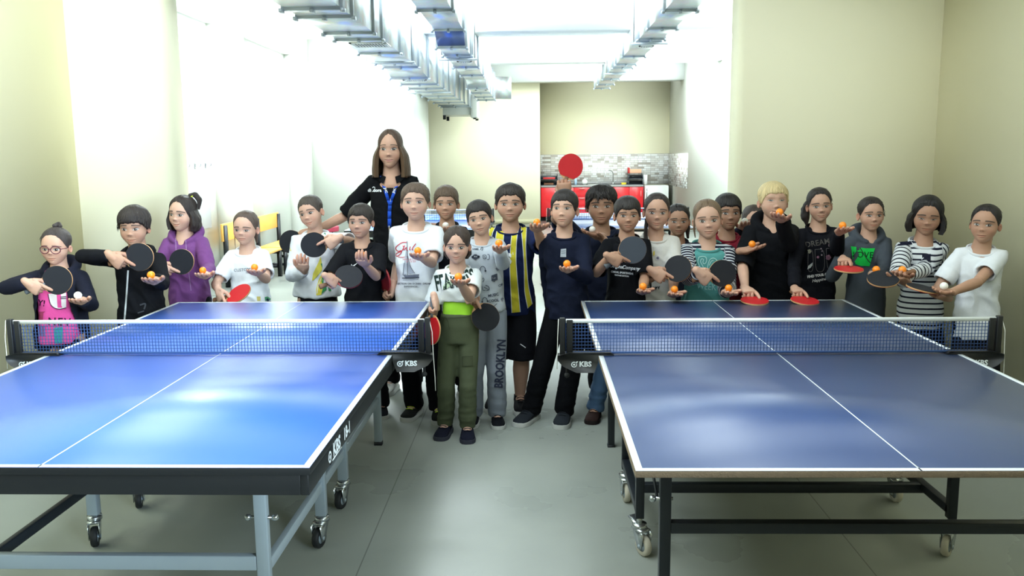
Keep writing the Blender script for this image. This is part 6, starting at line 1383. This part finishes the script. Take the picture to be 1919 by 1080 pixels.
M_str17 = stripe_mat('navy_white_stripe_sleeve', None, [(0, (30, 32, 48)), (.6, (200, 206, 214))], 1, .021)
person('g17', 'fair girl in a teal sweatshirt with striped sleeves', 1326, 371, 448, 5.26, yaw=-8, tilt=-4, skin='fair', face=f, hairc=(112, 92, 72), hair=[hair_girl(f, 181, .01, .035, (112, 92, 72), part=.05, tufts=30), ('hair_lock', hair_tube([(-.3, -.05, .55), (-.34, -.08, .3), (-.32, -.05, .05)], [.03, .03, .012], 182), (112, 92, 72))],
  shirt=[dict(name='striped_sleeves', mat=M_str17, sleeve='long', cuff=.3, fit=.9, hem=.2, lw=1.28, rib=False), dict(name='sweatshirt', mat=cloth(82, 146, 144), sleeve='long', sl_l='long', fit=1.12, hem=-.16, lw=1.05, prints=tl)],
  arms={'l': ('bat', 1353, 512.5, dict(ang=193, n=(.1, -1, .12), fwd=.30, hint=(-.3, .4, -1), label='black bat held by the girl in teal')), 'r': ('ball', 1365.5, 540, dict(ext=.86, n=(0, -.3, 1), label='orange ball in the hand of the girl in teal'))}, body=dict(w=1.08))

# 18 boy in dark red behind
f = dict(smile=-.02, w=.98, eye=.46)
person('b18', 'dark-haired boy in a dark red T-shirt standing behind the blond boy', 1365, 361, 432, 5.6, yaw=2, skin='tan', face=f, hairc=(30, 26, 26), hair=[hair_boy(f, 191, -.05, .055, (30, 26, 26), 120, .03, tout=.15)], shirt=dict(name='t_shirt', mat=cloth(124, 26, 44), sleeve='short', slen=.9, fit=1.08, hem=-.2),
  arms={'r': ('ball', 1409.5, 457.5, dict(Y=5.16, fx=.4, f=(.75, -.6, .12), hint=(.3, .4, -1), label='orange ball in the hand of the boy in the dark red T-shirt'))})

# 19 girl hidden behind
f = dict(smile=.1, w=.98, eye=.45)
def glasses2(p_):
    HL, hh = p_['HL'], p_['hh']; gg = Geo()
    for s_ in (-1, 1):
        a = np.linspace(0, 2*PI, 25); gg.tube([HL((s_*.142+.11*math.cos(x), -.35+.02*(s_*math.cos(x)+1), .44+.085*math.sin(x))) for x in a], .008*hh, 8, 'flat'); gg.tube([HL((s_*.25, -.31, .46)), HL((s_*.32, -.15, .46)), HL((s_*.33, .05, .44))], .008*hh, 8)
    gg.tube([HL((-.03, -.36, .46)), HL((.03, -.36, .46))], .007*hh, 6); build(gg, 'eyeglasses', mat('pink_frame', srgb(190, 110, 140), .3), p_['ob'], True, origin=p_['org'])
person('g19', 'girl in pink glasses mostly hidden behind the blond boy, white ball beside her face', 1413, 382, 446, 6.04, yaw=0, skin='fair', face=f, hairc=(60, 50, 46), hair=[hair_girl(f, 201, .0, .03, (60, 50, 46))], shirt=dict(name='jacket', mat=cloth(30, 32, 46), sleeve='long', fit=1.1, hem=-.2), arms={'l': ('ball', 1396, 414.5, dict(Y=5.76, fx=.2, hint=(-.8, .2, -.8), col='white', label='white ball beside the face of the girl in pink glasses'))}, extras=[glasses2])

# 20 blond boy
f = dict(smile=.3, w=1.04, eye=.49, open=.6, ear=1.05, browa=.4, iris=(.045, .055, .065), mouth=.21)
person('b20', 'blond boy in a black hoodie holding an orange ball up to his chin', 1450, 338, 413, 5.36, yaw=0, nod=-4, skin='fair', face=f, hairc=(196, 176, 128), hair=[hair_boy(f, 211, -.03, .05, (204, 184, 138), 120, .02, tout=.1)],
  shirt=dict(name='hoodie', mat=cloth(21, 22, 26), sleeve='long', sl_l='short', slen=1.15, fit=1.14, hem=-.2, hood=True, lw=1.2, rib=False),
  arms={'r': ('ball', 1461, 397.5, dict(Y=4.98, fx=.2, f=(-.45, -.8, .1), hint=(.3, .2, -1), label='orange ball held up at the chin of the blond boy')), 'l': ('bat', 1414, 564, dict(h=(-.12, 1, .12), n=(.0, -.12, 1), Y=4.86, f=(.15, -1, -.15), pn=(0, -.1, -1), gd=.02, hint=(-.5, .5, -.5), col='red', label='red bat resting on the dark blue table below the blond boy'))}, body=dict(w=1.14))

# 21 girl in the DREAM shirt
f = dict(smile=.35, w=.95, eye=.45, ear=1.05)
D21 = lambda L: rel(L, 1490, 430, 8.31)
dr21 = [('text', 'DREAM', *D21([(350, 215)])[0], 15, (92, 88, 84), dict(rot=10, bold=.1, sx=.95)), ('text', 'DREAM', *D21([(350, 215)])[0], 15, (21, 22, 28), dict(rot=10, bold=-.55, sx=.95))]
for q in ([(205, 320), (280, 315), (285, 660), (195, 665)], [(310, 315), (455, 300), (465, 660), (320, 670)], [(485, 300), (630, 280), (640, 610), (500, 645)]): dr21.append(('line', D21(q+[q[0]]), .7, (110, 106, 104)))
for (x, y), r, c in (((220, 345), 3.6, (196, 192, 170)), ((518, 438), 4.6, (206, 150, 178)), ((356, 433), 2.2, (206, 150, 178)), ((540, 250), 3.0, (150, 130, 140)), ((415, 400), 1.4, (206, 190, 196)), ((405, 300), 1.2, (190, 170, 180)), ((420, 340), 1.1, (190, 170, 180)), ((605, 325), 1.2, (190, 160, 190))):
    cx_, cy_ = D21([(x, y)])[0]
    for k_ in range(5): dr21.append(('circ', cx_+r*.62*math.cos(k_*1.2566), cy_+r*.62*math.sin(k_*1.2566), 0, r*.5, c))
dr21 += [('poly', D21([(190, 625), (205, 570), (275, 515), (270, 560), (240, 600)]), (196, 200, 196)), ('text', 'FIND YOUR OWN', *D21([(390, 715)])[0], 6.6, (206, 204, 200), dict(rot=8, bold=.3, sx=.9)), ('text', 'Happiness', *D21([(395, 785)])[0], 8, (206, 204, 200), dict(rot=10, shear=.4, bold=.05))]
person('g21', 'curly-haired girl in a black DREAM T-shirt with flowers', 1536, 350, 417, 5.33, yaw=-8, tilt=-4, skin='mid', face=f, hairc=(40, 33, 31), hair=[hair_girl(f, 221, .01, .04, (40, 33, 31), tufts=60), ('ponytail', hair_tube([(.0, .36, .68), (-.25, .34, .52), (-.36, .26, .22), (-.34, .2, -.04)], [.08, .12, .13, .05], 222, lump=.28), (40, 33, 31))],
  shirt=dict(name='sweatshirt', mat=cloth(21, 22, 28), sleeve='long', fit=1.1, hem=-.2, lw=1.12, prints=dr21),
  arms={'r': ('ball', 1579, 422.5, dict(ext=.88, fx=.3, label='orange ball in the hand of the girl in the DREAM shirt')), 'l': ('bat', 1508, 564, dict(h=(-.12, 1, .12), n=(.05, -.14, 1), Y=4.86, f=(.1, -1, -.15), pn=(0, -.1, -1), gd=.02, hint=(-.35, .6, -.6), col='red', label='red bat resting on the dark blue table below the DREAM shirt'))})

# 22 girl in the grey hoodie with a green panel
f = dict(smile=.1, w=.98, eye=.455, ear=1.15, earout=.55)
gr22 = lambda L: rel(L, 1570, 420, 7.716)
person('g22', 'girl in a dark grey hoodie with a bright green LOVE panel', 1633, 367, 434, 5.14, yaw=-2, skin='mid', face=f, hairc=(42, 35, 33), hair=[hair_girl(f, 231, .0, .04, (42, 35, 33), tufts=60)],
  shirt=dict(name='hoodie', mat=cloth(66, 72, 80), sleeve='long', fit=1.12, hem=-.24, hood=True, lw=1.14, rib=False, prints=[('poly', gr22([(190, 322), (320, 340), (400, 352), (540, 350), (500, 470), (460, 612), (330, 605), (225, 570)]), (24, 186, 74)), ('text', 'LOVE', *gr22([(365, 450)])[0], 16, (20, 70, 36), dict(rot=-2, bold=.2, sx=.95, spacing=1.1)), ('line', gr22([(320, 340), (355, 400), (430, 520), (470, 560)]), 1.6, (44, 60, 52))]),
  arms={'l': ('bat', 1590.5, 505, dict(h=(.10, 1, .05), n=(0, -.10, 1), Y=4.80, f=(-.25, -1, -.1), pn=(0, -.1, -1), gd=.03, hint=(-.3, .6, -1), col='red', label='red bat held level by the girl with the green panel')), 'r': ('ball', 1642, 505.5, dict(Y=4.78, fx=.2, hint=(.8, .3, -1), label='orange ball in the hand of the girl with the green panel'))}, pants=dict(mat=cloth(46, 50, 56)), body=dict(w=1.02))

# 23 girl in the striped shirt
f = dict(smile=-.02, w=1.0, eye=.44, open=.45, gazez=-.012)
M_str23 = stripe_mat('navy_white_stripe', None, [(0, (206, 210, 214)), (.68, (28, 30, 46))], 1, .0315)
person('g23', 'girl with loose dark hair in a navy and white striped shirt', 1738, 366, 441, 4.94, yaw=-20, nod=8, tilt=4, skin='tan', face=f, hairc=(26, 23, 24), hair=[hair_girl(f, 241, -.03, .06, (26, 23, 24), LOW, tufts=20, part=.06), ('hair_lock', hair_curtain(f, 64, .68, .06, .415, .46, .05, .20, .10, 242, .02, .14, a1=58), (26, 23, 24))],
  shirt=dict(name='striped_shirt', mat=M_str23, sleeve='long', fit=1.1, hem=-.2, lw=1.12, ribmat=cloth(206, 210, 214), prints=[('poly', [(1685, 447), (1712, 443), (1712, 458), (1682, 461)], (28, 30, 46)), ('poly', [(1757, 445), (1771, 454), (1762, 461), (1750, 452)], (28, 30, 46)), ('poly', [(1728, 477), (1744, 476), (1744, 490), (1728, 491)], (28, 30, 46)), ('text', 'P', 1726, 492, 10, (60, 64, 74), dict(bold=.3))]),
  arms={'r': ('ball', 1691, 506, dict(Y=4.60, fx=.9, f=(-.62, -.8, .05), hint=(.6, .2, -1), label='orange ball in the hand of the girl in the striped shirt')), 'l': ('bat', 1655.7, 523, dict(h=(.82, .35, -.34), n=(-.12, -.38, .86), Y=4.58, f=(-.75, -.45, .35), pn=(.1, .3, .9), gd=.02, hint=(-.5, .4, -1), label='black bat held level by the girl in the striped shirt'))}, body=dict(w=1.02, dx=.01))

# 24 girl in plain white T-shirt
f = dict(smile=.02, w=.96, eye=.455, gaze=.012)
def bracelet(p_):
    S_, E_, W_, f_, n_ = p_['AR']['r']; d = nrm(W_-E_); u = nrm(np.cross(d, (0, 0, 1))); v = np.cross(d, u); c = W_-d*.012; a = np.linspace(0, 2*PI, 15)[:-1]
    g = Geo()
    for i, x in enumerate(a): g.ball(c+.0265*p_['s']*(math.cos(x)*u+math.sin(x)*v), .0052, 8, 6, i % 2)
    build(g, 'bracelet', [mat('dark_bead', srgb(40, 44, 52), .3), mat('pale_bead', srgb(214, 206, 190), .4)], p_['ob'], True, origin=p_['org'])
person('g24', 'girl with a low ponytail in a plain white T-shirt with a beaded bracelet', 1846, 380, 456, 4.69, yaw=-38, tilt=3, skin='olive', face=f, hairc=(36, 31, 31), hair=[hair_girl(f, 251, .01, .035, (36, 31, 31), tufts=40), ('ponytail', hair_tube([(-.08, .40, .52), (.0, .46, .3), (.06, .42, .05), (.05, .36, -.12)], [.07, .075, .085, .04], 252, lump=.22), (36, 31, 31))],
  shirt=dict(name='t_shirt', mat=cloth(222, 226, 232), sleeve='short', slen=.72, fit=1.08, hem=-.2, lw=1.12),
  arms={'r': ('ball', 1769, 536.5, dict(Y=4.42, fx=1.0, f=(-.9, -.4, .02), hint=(.7, .1, -1), col='white', label='white ball in the hand of the girl in the plain white T-shirt')), 'l': ('bat', 1729, 541, dict(h=(.95, .10, -.22), n=(.18, -.12, .97), Y=4.50, f=(-.75, -.5, .2), pn=(.05, .25, .95), gd=.03, hint=(-.6, .4, -1), label='bat seen edge-on in front of the striped shirt'))}, body=dict(w=1.0, yaw=-18))
bpy.data.scenes.remove(TMP)
